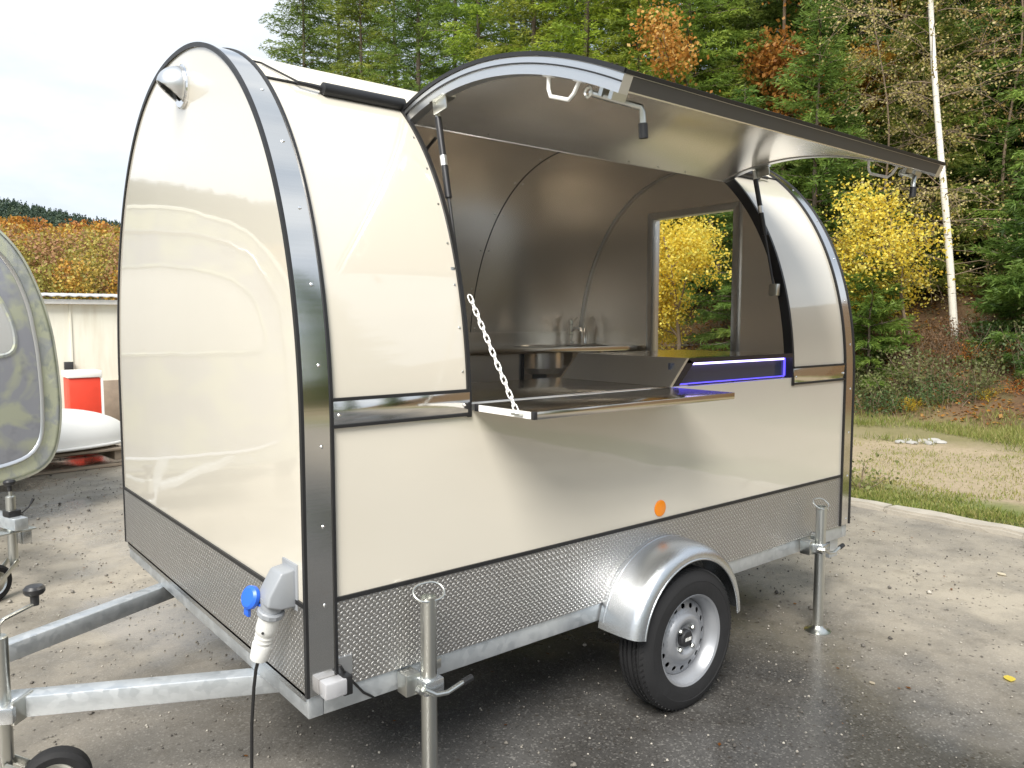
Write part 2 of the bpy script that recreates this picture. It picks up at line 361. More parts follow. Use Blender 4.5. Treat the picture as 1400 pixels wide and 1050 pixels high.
# ------------------------------------------------------------------ ground and terrain
def bank_z(x, y=0):
    t = max(0., x-10.9); return .50*t if t < 7 else 3.5+.28*(t-7)
V = []; F = []
def sheet_grid(name, xs, ys, zf, mat, kind='structure'):
    xs, ys = np.array(xs), np.array(ys); X, Y = np.meshgrid(xs, ys, indexing='ij'); Z = np.vectorize(zf)(X, Y)
    V = np.stack([X, Y, Z], -1).reshape(-1, 3); ny = len(ys)
    I = (np.arange(len(xs)-1)[:, None]*ny+np.arange(ny-1)[None]).ravel()
    F = np.stack([I, I+ny, I+ny+1, I+1], -1); me = np_mesh(name, V, F)
    o = link(name, me, mat, None, True, 60); tag(o, kind=kind); return o
sheet_grid('ground', [-900, -20, 5.0, 5.28], [-900, -40, 40, 900], lambda x, y: -.03, 'field')
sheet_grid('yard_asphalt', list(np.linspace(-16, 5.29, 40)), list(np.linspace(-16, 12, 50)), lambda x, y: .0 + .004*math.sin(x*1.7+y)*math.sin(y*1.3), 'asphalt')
from mathutils import noise as mnoise
def verge(x, y):
    n = mnoise.noise((x*.6, y*.6, 0))*.05 + mnoise.noise((x*2.2, y*2.2, 3))*.02
    if x < 5.45: n = -.005
    return .02 + n*(1 if x < 10 else 2.5) + bank_z(x) + (-.03 if 6.4 < x < 8.8 else 0)
sheet_grid('verge', list(np.linspace(5.27, 18, 90)) + list(np.linspace(18.5, 70, 20)), list(np.linspace(-40, 70, 150)), verge, 'verge_ground')
# kerb: worn stones laid end to end
ke = empty('kerb', (5.3, 0, 0)); tag(ke, kind='structure')
yk = -9.0; kmeshes = []
for i in range(3):
    b = MB().box(-.085, .085, 0, .97, -.05, .052)
    bm = bmesh.new(); me = bpy.data.meshes.new('kerb_stone'); me.from_pydata(b.v, [], b.f); bm.from_mesh(me)
    bmesh.ops.recalc_face_normals(bm, faces=bm.faces)
    bmesh.ops.bevel(bm, geom=bm.edges[:], offset=.018, segments=2, affect='EDGES')
    bmesh.ops.subdivide_edges(bm, edges=[e_ for e_ in bm.edges if e_.calc_length() > .5], cuts=6)
    for v in bm.verts:
        v.co += Vector((mnoise.noise(v.co*7+Vector((i*9, 0, 0)))*.012, 0, mnoise.noise(v.co*6+Vector((i*5, 3, 1)))*.012))
    bm.to_mesh(me); bm.free(); me.materials.append(M['kerb_concrete']); kmeshes.append(me)
while yk < 12:
    o = bpy.data.objects.new('kerb_stone', kmeshes[random.randrange(3)]); col.objects.link(o); o.parent = ke
    o.location = (random.uniform(-.012, .012)+(yk)*.02, yk, random.uniform(-.015, .006)); o.rotation_euler = (random.uniform(-.008, .008), random.uniform(-.03, .03), random.uniform(-.012, .012)); yk += .985

# ================================================================== THE FOOD TRAILER
TL, TW, ZC0, ZT, ZD, ZS0, ZS1 = 3.0, 2.01, .387, .455, .717, 1.215, 1.288
CY, AZ0, AH, AN = TW/2, 1.175, 1.28, 2.2
ft = empty('food_trailer', (0, 0, 0))
tag(ft, 'cream arched food trailer with its serving hatch raised and stainless steel inside', 'food trailer')
# arch line, near bottom -> apex -> far bottom
_p = [(0, z) for z in np.linspace(.2, AZ0, 60)[:-1]]
for t in np.linspace(0, math.pi, 301):
    c_, s_ = math.cos(t), math.sin(t)
    _p.append((CY-CY*math.copysign(abs(c_)**(2/AN), c_), AZ0+AH*abs(s_)**(2/AN)))
_p += [(TW, z) for z in np.linspace(AZ0, .2, 60)[1:]]
AP = np.array(_p); _d = np.gradient(AP, axis=0); AN_ = unit(np.stack([-_d[:, 1], _d[:, 0]], -1))
_mid = len(AP)//2
if AN_[_mid][1] < 0: AN_ = -AN_
AS = np.concatenate([[0], np.cumsum(np.linalg.norm(np.diff(AP, axis=0), axis=1))]); STOT = AS[-1]
def s_near(z): return float(np.interp(z, AP[:_mid, 1], AS[:_mid]))
def arc(s0, s1, n=None):
    n = n or max(2, int(abs(s1-s0)/.035)); s = np.linspace(s0, s1, n)
    P = np.stack([np.interp(s, AS, AP[:, 0]), np.interp(s, AS, AP[:, 1])], -1); N = unit(np.stack([np.interp(s, AS, AN_[:, 0]), np.interp(s, AS, AN_[:, 1])], -1))
    return P, N
def s_far(z): return STOT-s_near(z)
def flatface(name, mat, parent, loops, x0, x1, holes=(), axis='x', smooth=True):
    """plate in the plane x=const with outline loop and holes, extruded from x0 to x1"""
    bm = bmesh.new(); ed = []
    for lp in (loops, *holes):
        vs = [bm.verts.new((x0, p_[0], p_[1])) for p_ in lp]
        ed += [bm.edges.new((vs[i], vs[(i+1) % len(vs)])) for i in range(len(vs))]
    bmesh.ops.triangle_fill(bm, use_beauty=True, edges=ed)
    g = bmesh.ops.extrude_face_region(bm, geom=bm.faces[:])
    for v in g['geom']:
        if isinstance(v, bmesh.types.BMVert): v.co.x = x1
    bmesh.ops.recalc_face_normals(bm, faces=bm.faces)
    me = bpy.data.meshes.new(name); bm.to_mesh(me); bm.free()
    return link(name, me, mat, parent, smooth, 30)
def uv_planar(o, a, b):
    me = o.data; uv = me.uv_layers.new(name='UVMap'); co = np.empty(len(me.vertices)*3, np.float32); me.vertices.foreach_get('co', co); co = co.reshape(-1, 3)
    li = np.empty(len(me.loops), np.int32); me.loops.foreach_get('vertex_index', li); uv.data.foreach_set('uv', co[li][:, [a, b]].ravel())

# --- end panels
def outline(z0, inset=0., n=90):
    P, N = arc(s_near(z0), s_far(z0), n); P = P-N*inset; return [tuple(p_) for p_ in P]
flatface('front_panel', 'cream_gloss', ft, outline(ZD+.006, .004), 0.0, .03)
skf = MB().box(-.004, .026, .006, TW-.006, ZT, ZD-.006).build('front_skirt', 'tread_plate', ft); uv_planar(skf, 1, 2)
MB().box(-.007, .02, .004, TW-.004, ZD-.0062, ZD+.0062).build('divider_strip', 'black_rubber', ft)
WY0, WY1, WZ0, WZ1 = .69, 1.315, 1.16, 2.155
hole = [(WY0, WZ0), (WY1, WZ0), (WY1, WZ1), (WY0, WZ1)]
flatface('rear_panel', 'cream_gloss', ft, outline(ZT+.006, .004), TL-.03, TL, [hole])
flatface('rear_lining', 'stainless', ft, outline(.47, .03), TL-.042, TL-.032, [hole])
flatface('front_lining', 'stainless', ft, outline(.47, .03), .032, .042)
# window in the rear end: frame of four mitred bars + pane
wf = empty('window', (TL-.03, (WY0+WY1)/2, WZ0)); wf.parent = ft
def mitre(name, a, b, c, d, parent):   # four outline points (y,z) clockwise, bar from x0 to x1
    mb = MB(); x0, x1 = TL-.062, TL+.012
    vs = [(x, p_[0], p_[1]) for x in (x0, x1) for p_ in (a, b, c, d)]
    mb.add(vs, [(0, 1, 2, 3), (7, 6, 5, 4), (0, 4, 5, 1), (1, 5, 6, 2), (2, 6, 7, 3), (3, 7, 4, 0)])
    o = mb.build(name, 'aluminium', parent, bevel=.003); o.location = -wf.location; return o
fw = .045; i_ = .004; ya, yb, za, zb = WY0-fw+.02, WY1+fw-.02, WZ0-fw+.02, WZ1+fw-.02
yc, yd, zc, zd = WY0+.014, WY1-.014, WZ0+.014, WZ1-.014
mitre('window_frame', (ya, za), (yb, za), (yd, zc), (yc, zc), wf); mitre('window_frame', (ya, zb), (yb, zb), (yd, zd), (yc, zd), wf)
mitre('window_frame', (ya, za), (ya, zb), (yc, zd), (yc, zc), wf); mitre('window_frame', (yb, za), (yb, zb), (yd, zd), (yd, zc), wf)
o = MB().box(TL-.024, TL-.020, yc-.004, yd+.004, zc-.004, zd+.004).build('pane', 'clear_glass', wf); o.location = -wf.location
# --- wide edge trims round both ends, with rubber piping each side
for nm, x0, x1 in (('edge_trim', -.002, .086), ('edge_trim', TL-.086, TL+.002)):
    P, N = arc(s_near(ZT), s_far(ZT), 150)
    et = MB().sheet(P, N, x0+.004, x1-.004, .001, .0065).build(nm, 'stainless_trim', ft, angle=50)
    for x in (x0, x1):
        MB().sheet(P, N, x-.0045, x+.0045, -.004, .011).build('piping', 'black_rubber', et, angle=50)
    for s in np.linspace(s_near(ZT)+.03, s_near(2.2), 9):
        Q, Nn = arc(s, s+.001, 2); p_, n_ = Q[0], Nn[0]; c = (x0+x1)/2+.012
        MB().lathe([(.0055, 0), (.0055, .0015), (.0035, .0035), (0, .004)], (c, p_[0]+n_[0]*.006, p_[1]+n_[1]*.006), (0, n_[0], n_[1]), 10).build('rivet', 'chrome', et)
# --- serving side
XO0, XO1 = .562, 2.434                     # hatch opening
ZH = 2.216; SH = s_near(ZH)
MB().box(.086, TL-.086, -.0005, .03, ZD+.006, 1.243).build('side_panel', 'cream_gloss', ft)
sks = MB().box(.086, TL-.086, -.0035, .026, ZT, ZD-.006).build('side_skirt', 'tread_plate', ft); uv_planar(sks, 0, 2)
MB().box(.086, TL-.086, -.0075, .02, ZD-.0062, ZD+.0062).build('divider_strip', 'black_rubber', ft)
for x0, x1 in ((.086, XO0), (XO1, TL-.086)):
    P, N = arc(s_near(1.2435), s_near(2.262), 44)
    up = MB().sheet(P, N, x0, x1, -.03, .0004).build('upper_side_panel', 'cream_gloss', ft, angle=50)
    ws = MB().box(x0, x1, -.008, .01, ZS0, ZS1).build('waist_strip', 'stainless_trim', ft, bevel=.001)
    MB().box(x0, x1, -.0115, .01, ZS0-.006, ZS0+.003).build('piping', 'black_rubber', ws); MB().box(x0, x1, -.0115, .01, ZS1-.003, ZS1+.006).build('piping', 'black_rubber', ws)
    for x in (x0+.022, x1-.022): MB().lathe([(.0055, 0), (.0055, .0015), (.0035, .0035), (0, .004)], (x, -.008, ZS0+.03), (0, -1, 0), 10).build('rivet', 'chrome', ws)
    xe = x1 if x0 < 1 else x0
    P, N = arc(s_near(1.205), s_near(2.235), 44)
    sg = MB().sheet(P, N, xe-.007, xe+.007, -.036, .009).build('opening_seal', 'black_rubber', ft, angle=50)
    for s in np.linspace(s_near(1.35), s_near(2.12), 7):
        Q, Nn = arc(s, s+.001, 2); p_, n_ = Q[0], Nn[0]
        MB().lathe([(.0045, 0), (.0045, .001), (.003, .003), (0, .0034)], (xe+(-.019 if x0 < 1 else .019), p_[0], p_[1]), (0, n_[0], n_[1]), 8).build('rivet', 'zinc', up)
    # hinge-line seam strips and the black hinge tube over the closed ends
    P, N = arc(s_near(2.262)-.004, s_near(2.262)+.004, 2); MB().sheet(P, N, x0, x1, -.002, .007).build('seam_strip', 'black_rubber', ft)
P, N = arc(s_near(2.262), s_far(.47), 120); MB().sheet(P, N, .086, TL-.086, -.03, .0004).build('roof_panel', 'cream_roof', ft, angle=50)
HY, HZ = float(np.interp(SH, AS, AP[:, 0])), ZH
hy, hz = HY+.015, HZ+.037
for x0, x1 in ((.262, XO0+.012), (XO1-.012, TL-.30)):
    tb = MB().tube([(x0, hy, hz), (x0+.006, hy, hz), (x1-.006, hy, hz), (x1, hy, hz)], [.012, .021, .021, .012], 16).build('hinge_tube', 'black_rubber', ft)
    MB().tube([(x0-.075, hy+.012, hz+.008), (x0-.03, hy+.005, hz+.004), (x0+.01, hy, hz)] if x0 < 1 else [(x1-.01, hy, hz), (x1+.03, hy, hz), (x1+.08, hy, hz)], [.006, .008, .009], 8).build('cable_gland', 'black_plastic', tb)
MB().tube([(XO0-.002, HY+.006, HZ+.02), (XO1+.002, HY+.006, HZ+.02)], .012, 10).build('hinge_rail', 'black_rubber', ft)
Q, Nn = arc(s_near(2.335), s_near(2.335)+.001, 2)
MB().tube([(.086, Q[0][0], Q[0][1]+.006), (.12, Q[0][0]-.01, Q[0][1]+.002), (.19, hy+.012, hz+.010)], .0035, 6).build('lamp_cable', 'black_rubber', ft)
# --- inner lining
P, N = arc(SH+.02, s_far(.47), 110); MB().sheet(P, N, .042, TL-.042, -.042, -.034).build('inner_lining', 'stainless', ft, angle=50)
for x0, x1 in ((.042, XO0-.004), (XO1+.004, TL-.042)):
    P, N = arc(s_near(.5), SH-.02, 60); MB().sheet(P, N, x0, x1, -.042, -.034).build('side_lining', 'stainless', ft, angle=50)
MB().box(XO0-.004, XO1+.004, .034, .042, .5, 1.2).build('side_lining', 'stainless', ft)
MB().box(.04, TL-.04, .035, TW-.035, .458, .476).build('floor_board', 'aluminium', ft)
# --- raised hatch
SB = s_near(1.262); PL, NL = arc(SB, SH, 60); HO = R(62.5)
def rot(P):
    d = P-np.array([HY, HZ]); c, s = math.cos(-HO), math.sin(-HO); return np.stack([HY+d[:, 0]*c-d[:, 1]*s, HZ+d[:, 0]*s+d[:, 1]*c], -1)
def rotn(N): c, s = math.cos(-HO), math.sin(-HO); return np.stack([N[:, 0]*c-N[:, 1]*s, N[:, 0]*s+N[:, 1]*c], -1)
PR, NR = rot(PL), rotn(NL)
if PR[0][0] > 0: raise RuntimeError('hatch turned the wrong way')
hx0, hx1 = XO0+.004, XO1-.045
ht = MB().sheet(PR, NR, hx0, hx1, .012, .022).build('serving_hatch', 'cream_gloss', ft, angle=50)
for x0, x1 in ((hx0-.003, hx0+.03), (hx1-.03, hx1+.003)):
    MB().sheet(PR, NR, x0, x1, -.034, .0115).build('hatch_frame', 'aluminium', ht, angle=50)
    MB().sheet(PR, NR, x0 - .004 if x0 < 1 else x1-.004, x0+.004 if x0 < 1 else x1+.004, .014, .026).build('hatch_seal', 'black_rubber', ht, angle=50)
    MB().sheet(PR, NR, x0-.0045 if x0 < 1 else x1-.0005, x0+.0005 if x0 < 1 else x1+.0045, -.008, -.004).build('frame_groove', 'black_rubber', ht, angle=50)
MB().sheet(PR[:4], NR[:4], hx0+.03, hx1-.03, -.024, .0115).build('hatch_frame', 'anodised', ht)
MB().sheet(PR[:2]-np.array([[.004, 0]]), NR[:2], hx0, hx1, .0118, .0225).build('hatch_seal', 'black_rubber', ht)
MB().sheet(PR[3:], NR[3:], hx0+.028, hx1-.028, -.030, -.024).build('hatch_lining', 'stainless', ht, angle=50)
tang = unit(np.gradient(PR, axis=0))
LS = np.concatenate([[0], np.cumsum(np.linalg.norm(np.diff(PR, axis=0), axis=1))])
def lidp(s, off):   # point on the raised hatch at arc distance s from its free edge
    p_ = np.array([np.interp(s, LS, PR[:, 0]), np.interp(s, LS, PR[:, 1])]); n_ = unit(np.array([np.interp(s, LS, NR[:, 0]), np.interp(s, LS, NR[:, 1])])); return p_+off*n_
for sx_, xh in ((1, hx0+.012), (-1, hx1-.012)):
    a, b = lidp(.30, -.034), lidp(.17, -.034); a2, b2 = lidp(.285, -.085), lidp(.185, -.085)
    gh = MB().tube([(xh, *a), (xh, *(a*.35+a2*.65)), (xh, *(a2*.9+b2*.1)), (xh, *(a2*.1+b2*.9)), (xh, *(b*.35+b2*.65)), (xh, *b)], .0055, 8).build('grab_handle', 'white_paint', ht)
    for k in (.30, .17): MB().obox((xh, *lidp(k, -.035)), ((1, 0, 0), (0, *unit(lidp(k+.02, 0)-lidp(k-.02, 0))), (0, *unit(lidp(k, 1)-lidp(k, 0)))), (.008, .018, .002)).build('handle_foot', 'white_paint', gh)
    p0, p1 = lidp(.135, -.055), lidp(.03, -.055); xb = xh+sx_*.015
    lt = MB().tube([(xb, *p0), (xb+sx_*.02, *(p0*.6+p1*.4)), (xb+sx_*.075, *(p0*.25+p1*.75)), (xb+sx_*.095, *p1), (xb+sx_*.10, *(p1+np.array([0, -.012]))), (xb+sx_*.103, *(p1+np.array([0, -.045])))], .0085, 10).build('latch_bar', 'zinc', ht)
    MB().tube([(xb+sx_*.103, *(p1+np.array([0, -.04]))), (xb+sx_*.106, *(p1+np.array([0, -.078])))], .0125, 12).build('latch_grip', 'black_rubber', lt)
    MB().lathe([(.012, -.004), (.016, 0), (.012, .004), (.008, 0)], (xb-sx_*.006, *p0), (1, 0, 0), 14, closed=True).build('latch_eye', 'zinc', lt)
    for k in (.10, .06): MB().obox((xb+sx_*.03, *lidp(k, -.044)), ((1, 0, 0), (0, *unit(lidp(k+.02, 0)-lidp(k-.02, 0))), (0, *unit(lidp(k, 1)-lidp(k, 0)))), (.026, .007, .012)).build('latch_clip', 'zinc', lt)
    # gas spring
    xg = .586 if sx_ > 0 else 2.392
    tp = np.array([.205, 2.215]); bt = np.array([.082, 1.66]); dv = bt-tp
    gs = MB().tube([(xg, *(tp+dv*.07)), (xg, *(tp+dv*.55))], .0115, 14).build('gas_spring', 'black_plastic', ft)
    MB().tube([(xg, *(tp+dv*.55)), (xg, *(tp+dv*.97))], .0055, 10).build('rod', 'dark_steel', gs)
    MB().tube([(xg, *(tp-dv*.005)), (xg, *(tp+dv*.08))], .009, 10).build('end_fitting', 'zinc', gs)
    MB().tube([(xg, *(tp+dv*.30)), (xg, *(tp+dv*.36))], .0119, 14).build('warning_sticker', 'aluminium', gs)
    ks = float(LS[-1]-.20); tdir = unit(lidp(ks+.02, 0)-lidp(ks-.02, 0)); ndir = unit(lidp(ks, 1)-lidp(ks, 0))
    MB().obox((xg-sx_*.012, *lidp(ks, -.052)), ((1, 0, 0), (0, *tdir), (0, *ndir)), (.003, .038, .024)).build('hatch_bracket', 'zinc', gs, bevel=.004)
    MB().obox((xg, *lidp(ks, -.033)), ((1, 0, 0), (0, *tdir), (0, *ndir)), (.028, .038, .002)).build('hatch_bracket', 'zinc', gs)
    MB().box(xg-.014-(.035 if sx_ > 0 else 0), xg+.014-(.045 if sx_ > 0 else 0), .058, .100, bt[1]-.035, bt[1]+.02).build('body_bracket', 'zinc', gs, bevel=.003)
for x in np.linspace(hx0+.15, hx1-.15, 9):
    p_ = lidp(float(LS[-1])-.02, -.031); MB().lathe([(.004, 0), (.004, .001), (0, .003)], (x, *p_), (0, 0, -1), 8).build('rivet', 'zinc', ht)
P, N = arc(SH+.04, s_far(1.44), 80)
MB().sheet(P, N, TL-.062, TL-.042, -.0465, -.0405).build('corner_angle', 'aluminium', ft, angle=60)
MB().sheet(P, N, .042, .062, -.0465, -.0405).build('corner_angle', 'aluminium', ft, angle=60)
for x in (1.02, 2.0): MB().sheet(P, N, x-.0015, x+.0015, -.0450, -.0405).build('lining_joint', 'dark_steel', ft, angle=60)
for x in (.99, 1.05, 1.97, 2.03):
    for k in range(6, 80, 9): MB().lathe([(.005, 0), (.005, .001), (0, .003)], (x, *(P[k]-N[k]*.042)), (0, *(-N[k])), 8).build('rivet', 'zinc', ft)
# lamp lead drooping from the ceiling inside
MB().tube([(.70, .38, 2.16), (.69, .42, 2.13), (.66, .44, 2.05), (.62, .43, 1.98), (.58, .40, 1.93)], .006, 8).build('lamp_lead', 'black_rubber', ft)
# --- serving shelf, hung on a chain
sf = MB().box(.580, 1.552, -.302, -.012, 1.222, 1.246).build('serving_shelf', 'stainless_mirror', ft, bevel=.002)
MB().box(.577, .584, -.290, -.024, 1.224, 1.244).build('end_profile', 'white_paint', sf)
for y0, y1 in ((-.3025, -.288), (-.034, -.012)): MB().box(.5755, .590, y0, y1, 1.2225, 1.2465).build('corner_cap', 'black_plastic', sf, bevel=.002)
MB().box(.575, 1.56, -.014, .004, 1.226, 1.243).build('hinge_strip', 'aluminium', sf)
c0, c1 = np.array([.572, .006, 1.588]), np.array([.570, -.232, 1.240]); nl = 17; mb = MB(); dv = c1-c0; dl = np.linalg.norm(dv); dn = dv/dl; s1 = unit(np.cross(dn, (1, 0, 0))); s2 = np.cross(dn, s1)
for k in range(nl):
    c = c0+dv*(k+.5)/nl; a = s1 if k % 2 else s2; a = unit(a+.35*(s2 if k % 2 else -s1)); hl, hw = dl/nl*.5+.0045, .0068
    ring = [c+dn*(hl*math.cos(t)*(1 if abs(math.cos(t)) > .3 else 1))+a*hw*math.copysign(min(1, abs(math.sin(t))*1.25), math.sin(t)) for t in np.linspace(0, 2*math.pi, 14, endpoint=False)]
    mb.tube(ring, .0021, 6, closed=True)
ch = mb.build('shelf_chain', 'white_paint', ft); ch['kind'] = 'stuff'
MB().box(.560, .578, -.255, -.215, 1.232, 1.237).build('chain_hook', 'zinc', ch)
# --- inside counters
ic = MB().box(.05, 1.70, .03, .66, 1.222, 1.247).build('front_counter', 'stainless_mirror', ft, bevel=.002)
MB().box(.05, .75, .05, .62, .48, 1.222).build('cupboard', 'stainless', ic); MB().box(1.0, 1.70, .05, .62, .48, 1.222).build('cupboard', 'stainless', ic)
bc = MB().box(.05, TL-.045, 1.36, 1.965, 1.322, 1.350).build('back_counter', 'stainless_mirror', ft, bevel=.002)
MB().box(.05, TL-.045, 1.945, 1.9645, 1.350, 1.43).build('upstand', 'stainless', bc)
MB().box(.05, 1.95, 1.40, 1.96, .48, 1.322).build('cupboard', 'stainless', bc)
MB().box(1.945, 1.96, 1.385, 1.41, .48, 1.322).build('cupboard_edge', 'dark_steel', bc)
for cx in (2.28, 2.66):
    bs = MB().lathe([(.15, 0), (.15, -.10), (.12, -.135), (.04, -.145), (.03, -.145)], (cx, 1.62, 1.322), (0, 0, 1), 32).build('sink_bowl', 'stainless', bc)
    MB().lathe([(.155, .0), (.16, .003), (.145, .004), (.14, .0)], (cx, 1.62, 1.350), (0, 0, 1), 32, closed=True).build('sink_rim', 'chrome', bs)
    MB().lathe([(.045, 0), (.045, -.05), (.022, -.06), (.022, -.22)], (cx, 1.62, 1.18), (0, 0, 1), 18).build('drain_trap', 'grey_plastic', bs)
fx, fy = 2.79, 1.88
fa = MB().lathe([(.024, 0), (.024, .02), (.015, .026), (.015, .06), (.02, .066), (.02, .085), (.014, .09), (.014, .13), (.021, .136), (.021, .16), (.012, .172), (0, .174)], (fx, fy, 1.35), (0, 0, 1), 20).build('mixer_tap', 'chrome', ft)
MB().tube([(fx, fy, 1.43), (fx-.02, fy-.06, 1.46), (fx-.03, fy-.13, 1.455), (fx-.033, fy-.15, 1.43)], .009, 10).build('spout', 'chrome', fa)
MB().tube([(fx+.02, fy, 1.50), (fx+.05, fy-.01, 1.53)], .006, 8).build('lever', 'chrome', fa)
sp_ = MB().lathe([(.022, 0), (.022, .08), (.012, .095), (.008, .12), (0, .122)], (2.90, 1.86, 1.35), (0, 0, 1), 16).build('soap_pump', 'stainless_trim', ft)
# --- raised display case with blue lighting at the right of the opening
poly = [(1.548, 1.250), (1.652, 1.356), (XO1-.008, 1.356), (XO1-.008, 1.250)]
def case_solid(ins, y0, y1):
    p_ = [(1.548+ins*1.9, 1.250+ins*.5), (1.652+ins*.75, 1.356-ins), (XO1-.008-ins, 1.356-ins), (XO1-.008-ins, 1.250+ins*.5)]
    return [(x, y0, z) for x, z in p_]+[(x, y1, z) for x, z in p_]
HEX = [(0, 1, 2, 3), (7, 6, 5, 4), (0, 4, 5, 1), (1, 5, 6, 2), (2, 6, 7, 3), (3, 7, 4, 0)]
dc = MB().add(case_solid(0, .052, .64), HEX).build('display_case', 'stainless_mirror', ft)
for nm, a, b, mt in (('case_frame', (1.652-.012, 1.346, XO1-.008, 1.358), None, 'black_glass'),):
    MB().box(1.650, XO1-.006, -.004, .0515, 1.338, 1.3575).build('case_frame', 'black_glass', dc)
mb = MB(); mb.add([(1.548, -.004, 1.2475), (1.60, -.004, 1.2475), (1.694, -.004, 1.3378), (1.652, -.004, 1.3565), (1.548, .0515, 1.2475), (1.60, .0515, 1.2475), (1.694, .0515, 1.3378), (1.652, .0515, 1.3565)], HEX); mb.build('case_frame', 'black_glass', dc)
mb = MB(); mb.add([(1.540, -.007, 1.2475), (1.556, -.007, 1.2475), (1.660, -.007, 1.3585), (1.645, -.007, 1.3585), (1.540, .62, 1.2475), (1.556, .62, 1.2475), (1.660, .62, 1.3585), (1.645, .62, 1.3585)], HEX); mb.build('case_edge', 'aluminium', dc)
MB().box(1.60, XO1-.01, .040, .0515, 1.2475, 1.338).build('case_glass', 'case_glass', dc)
MB().box(1.685, XO1-.03, .026, .034, 1.327, 1.3375).build('led_strip', 'led_white', dc)
MB().box(1.60, XO1-.012, .0335, .0395, 1.2475, 1.2515).build('led_line', 'led_blue', dc)
MB().box(XO1-.014, XO1-.011, .030, .0395, 1.2515, 1.337).build('led_line', 'led_blue', dc)
# --- roof vent cowl on the front panel
vy, vz = .930, 2.332
vc = MB().lathe([(.050, 0), (.076, 0), (.076, -.007), (.071, -.011), (.050, -.011)], (0, vy, vz), (1, 0, 0), 36, closed=True).build('vent_cowl', 'chrome', ft)
mb = MB(); nu, nv = 30, 14; o_ = []; th0 = R(-38)
for i in range(nu+1):
    a = 2*math.pi*i/nu
    for j in range(nv+1):
        b_ = j/nv*math.pi/2; o_.append((-.010-.074*math.sin(b_)*1.05, math.cos(b_)*math.cos(a)*.067, math.cos(b_)*math.sin(a)*.067))
fs = [(i*(nv+1)+j, i*(nv+1)+j+1, (i+1)*(nv+1)+j+1, (i+1)*(nv+1)+j) for i in range(nu) for j in range(nv)]
mb.add([(x, y+vy, z+vz) for x, y, z in o_], fs); cw = mb.build('cowl_hood', 'aluminium', vc, angle=60)
bm = bmesh.new(); bm.from_mesh(cw.data)
bmesh.ops.bisect_plane(bm, geom=bm.verts[:]+bm.edges[:]+bm.faces[:], plane_co=(-.030, vy, vz-.039), plane_no=(-.62, .18, -.80), clear_outer=True)
bm.to_mesh(cw.data); bm.free()
sm = cw.modifiers.new('thickness', 'SOLIDIFY'); sm.thickness = .004
MB().lathe([(.0, -.006), (.049, -.006)], (0, vy, vz), (1, 0, 0), 30).build('cowl_throat', 'black_rubber', vc)
# --- power inlet on the front panel near the corner
iy = .095
pi_ = MB(); prof = [(0, .70), (0, .812), (-.045, .806), (-.082, .745), (-.088, .715), (-.05, .70)]
pi_.add([(x, iy-.04, z) for x, z in prof]+[(x, iy+.04, z) for x, z in prof], [tuple(range(6)), tuple(range(11, 5, -1))]+[(i, (i+1) % 6, 6+(i+1) % 6, 6+i) for i in range(6)])
pin = pi_.build('power_inlet', 'grey_plastic', ft, bevel=.007, seg=3)
MB().box(-.006, .002, iy-.05, iy+.05, .69, .825).build('inlet_plate', 'grey_plastic', pin, bevel=.003)
PC = np.array([-.058, iy+.005, .70])
MB().lathe([(.030, .03), (.030, 0), (.028, -.012)], PC, (0, 0, 1), 24).build('socket', 'grey_plastic', pin)
cd = unit(np.array([-.90, -.25, .30])); cc = PC+np.array([-.046, .040, .028])
MB().bar(PC+np.array([-.022, .016, .006]), cc+np.array([.012, -.004, -.014]), .014, .010).build('cap_hinge', 'blue_plastic', pin, bevel=.002)
MB().lathe([(0, .012), (.026, .010), (.033, .004), (.033, -.008), (.028, -.011), (0, -.011)], cc, cd, 28).build('inlet_cap', 'blue_plastic', pin)
MB().obox(cc+np.array([-.004, .012, -.040]), (unit(np.array([0, .2, -1])), cd, np.cross(unit(np.array([0, .2, -1])), cd)), (.018, .006, .011)).build('cap_tab', 'blue_plastic', pin, bevel=.003)
# plug and its lead: pulled out it comes away, so a thing of its own
pg = empty('power_cable', (PC[0], PC[1], .0)); tag(pg, 'white plug with black cable hanging from the grey inlet under the blue cap', 'power cable')
def pl(o): o.location = -pg.location; return o
tilt = unit(np.array([-.02, .055, -.16])); b0 = PC+np.array([0, 0, -.004])
pl(MB().lathe([(.036, 0), (.039, .004), (.039, .016), (.036, .020), (.028, .020), (.028, 0)], b0, tilt, 12, closed=True).build('locking_ring', 'grey_plastic', pg, angle=25))
pl(MB().lathe([(0, .012), (.029, .012), (.031, .06), (.030, .075), (.0265, .080), (.0265, .085), (.028, .088), (.026, .095), (.026, .099), (.0275, .102), (.0255, .112), (.029, .118), (.026, .166), (.02, .170), (.008, .170), (0, .170)], b0, tilt, 28).build('plug_body', 'white_plastic', pg))
pl(MB().lathe([(0, .0), (.004, 0), (.004, .004), (0, .004)], b0+tilt*.068+np.array([-.019, -.023, 0]), (-.6, -.75, 0), 8).build('plug_screw', 'black_plastic', pg))
e0 = b0+tilt*.168
pl(MB().tube([e0, e0+tilt*.04, e0+np.array([-.004, .035, -.10]), e0+np.array([-.006, .055, -.22]), e0+np.array([-.008, .060, -.36]), e0+np.array([-.02, .06, -.47]), (-.10, .17, .016), (-.16, .20, .009), (-.40, .10, .008), (-.75, -.25, .008), (-1.1, -.9, .008)], .0052, 8).build('cable', 'black_rubber', pg))
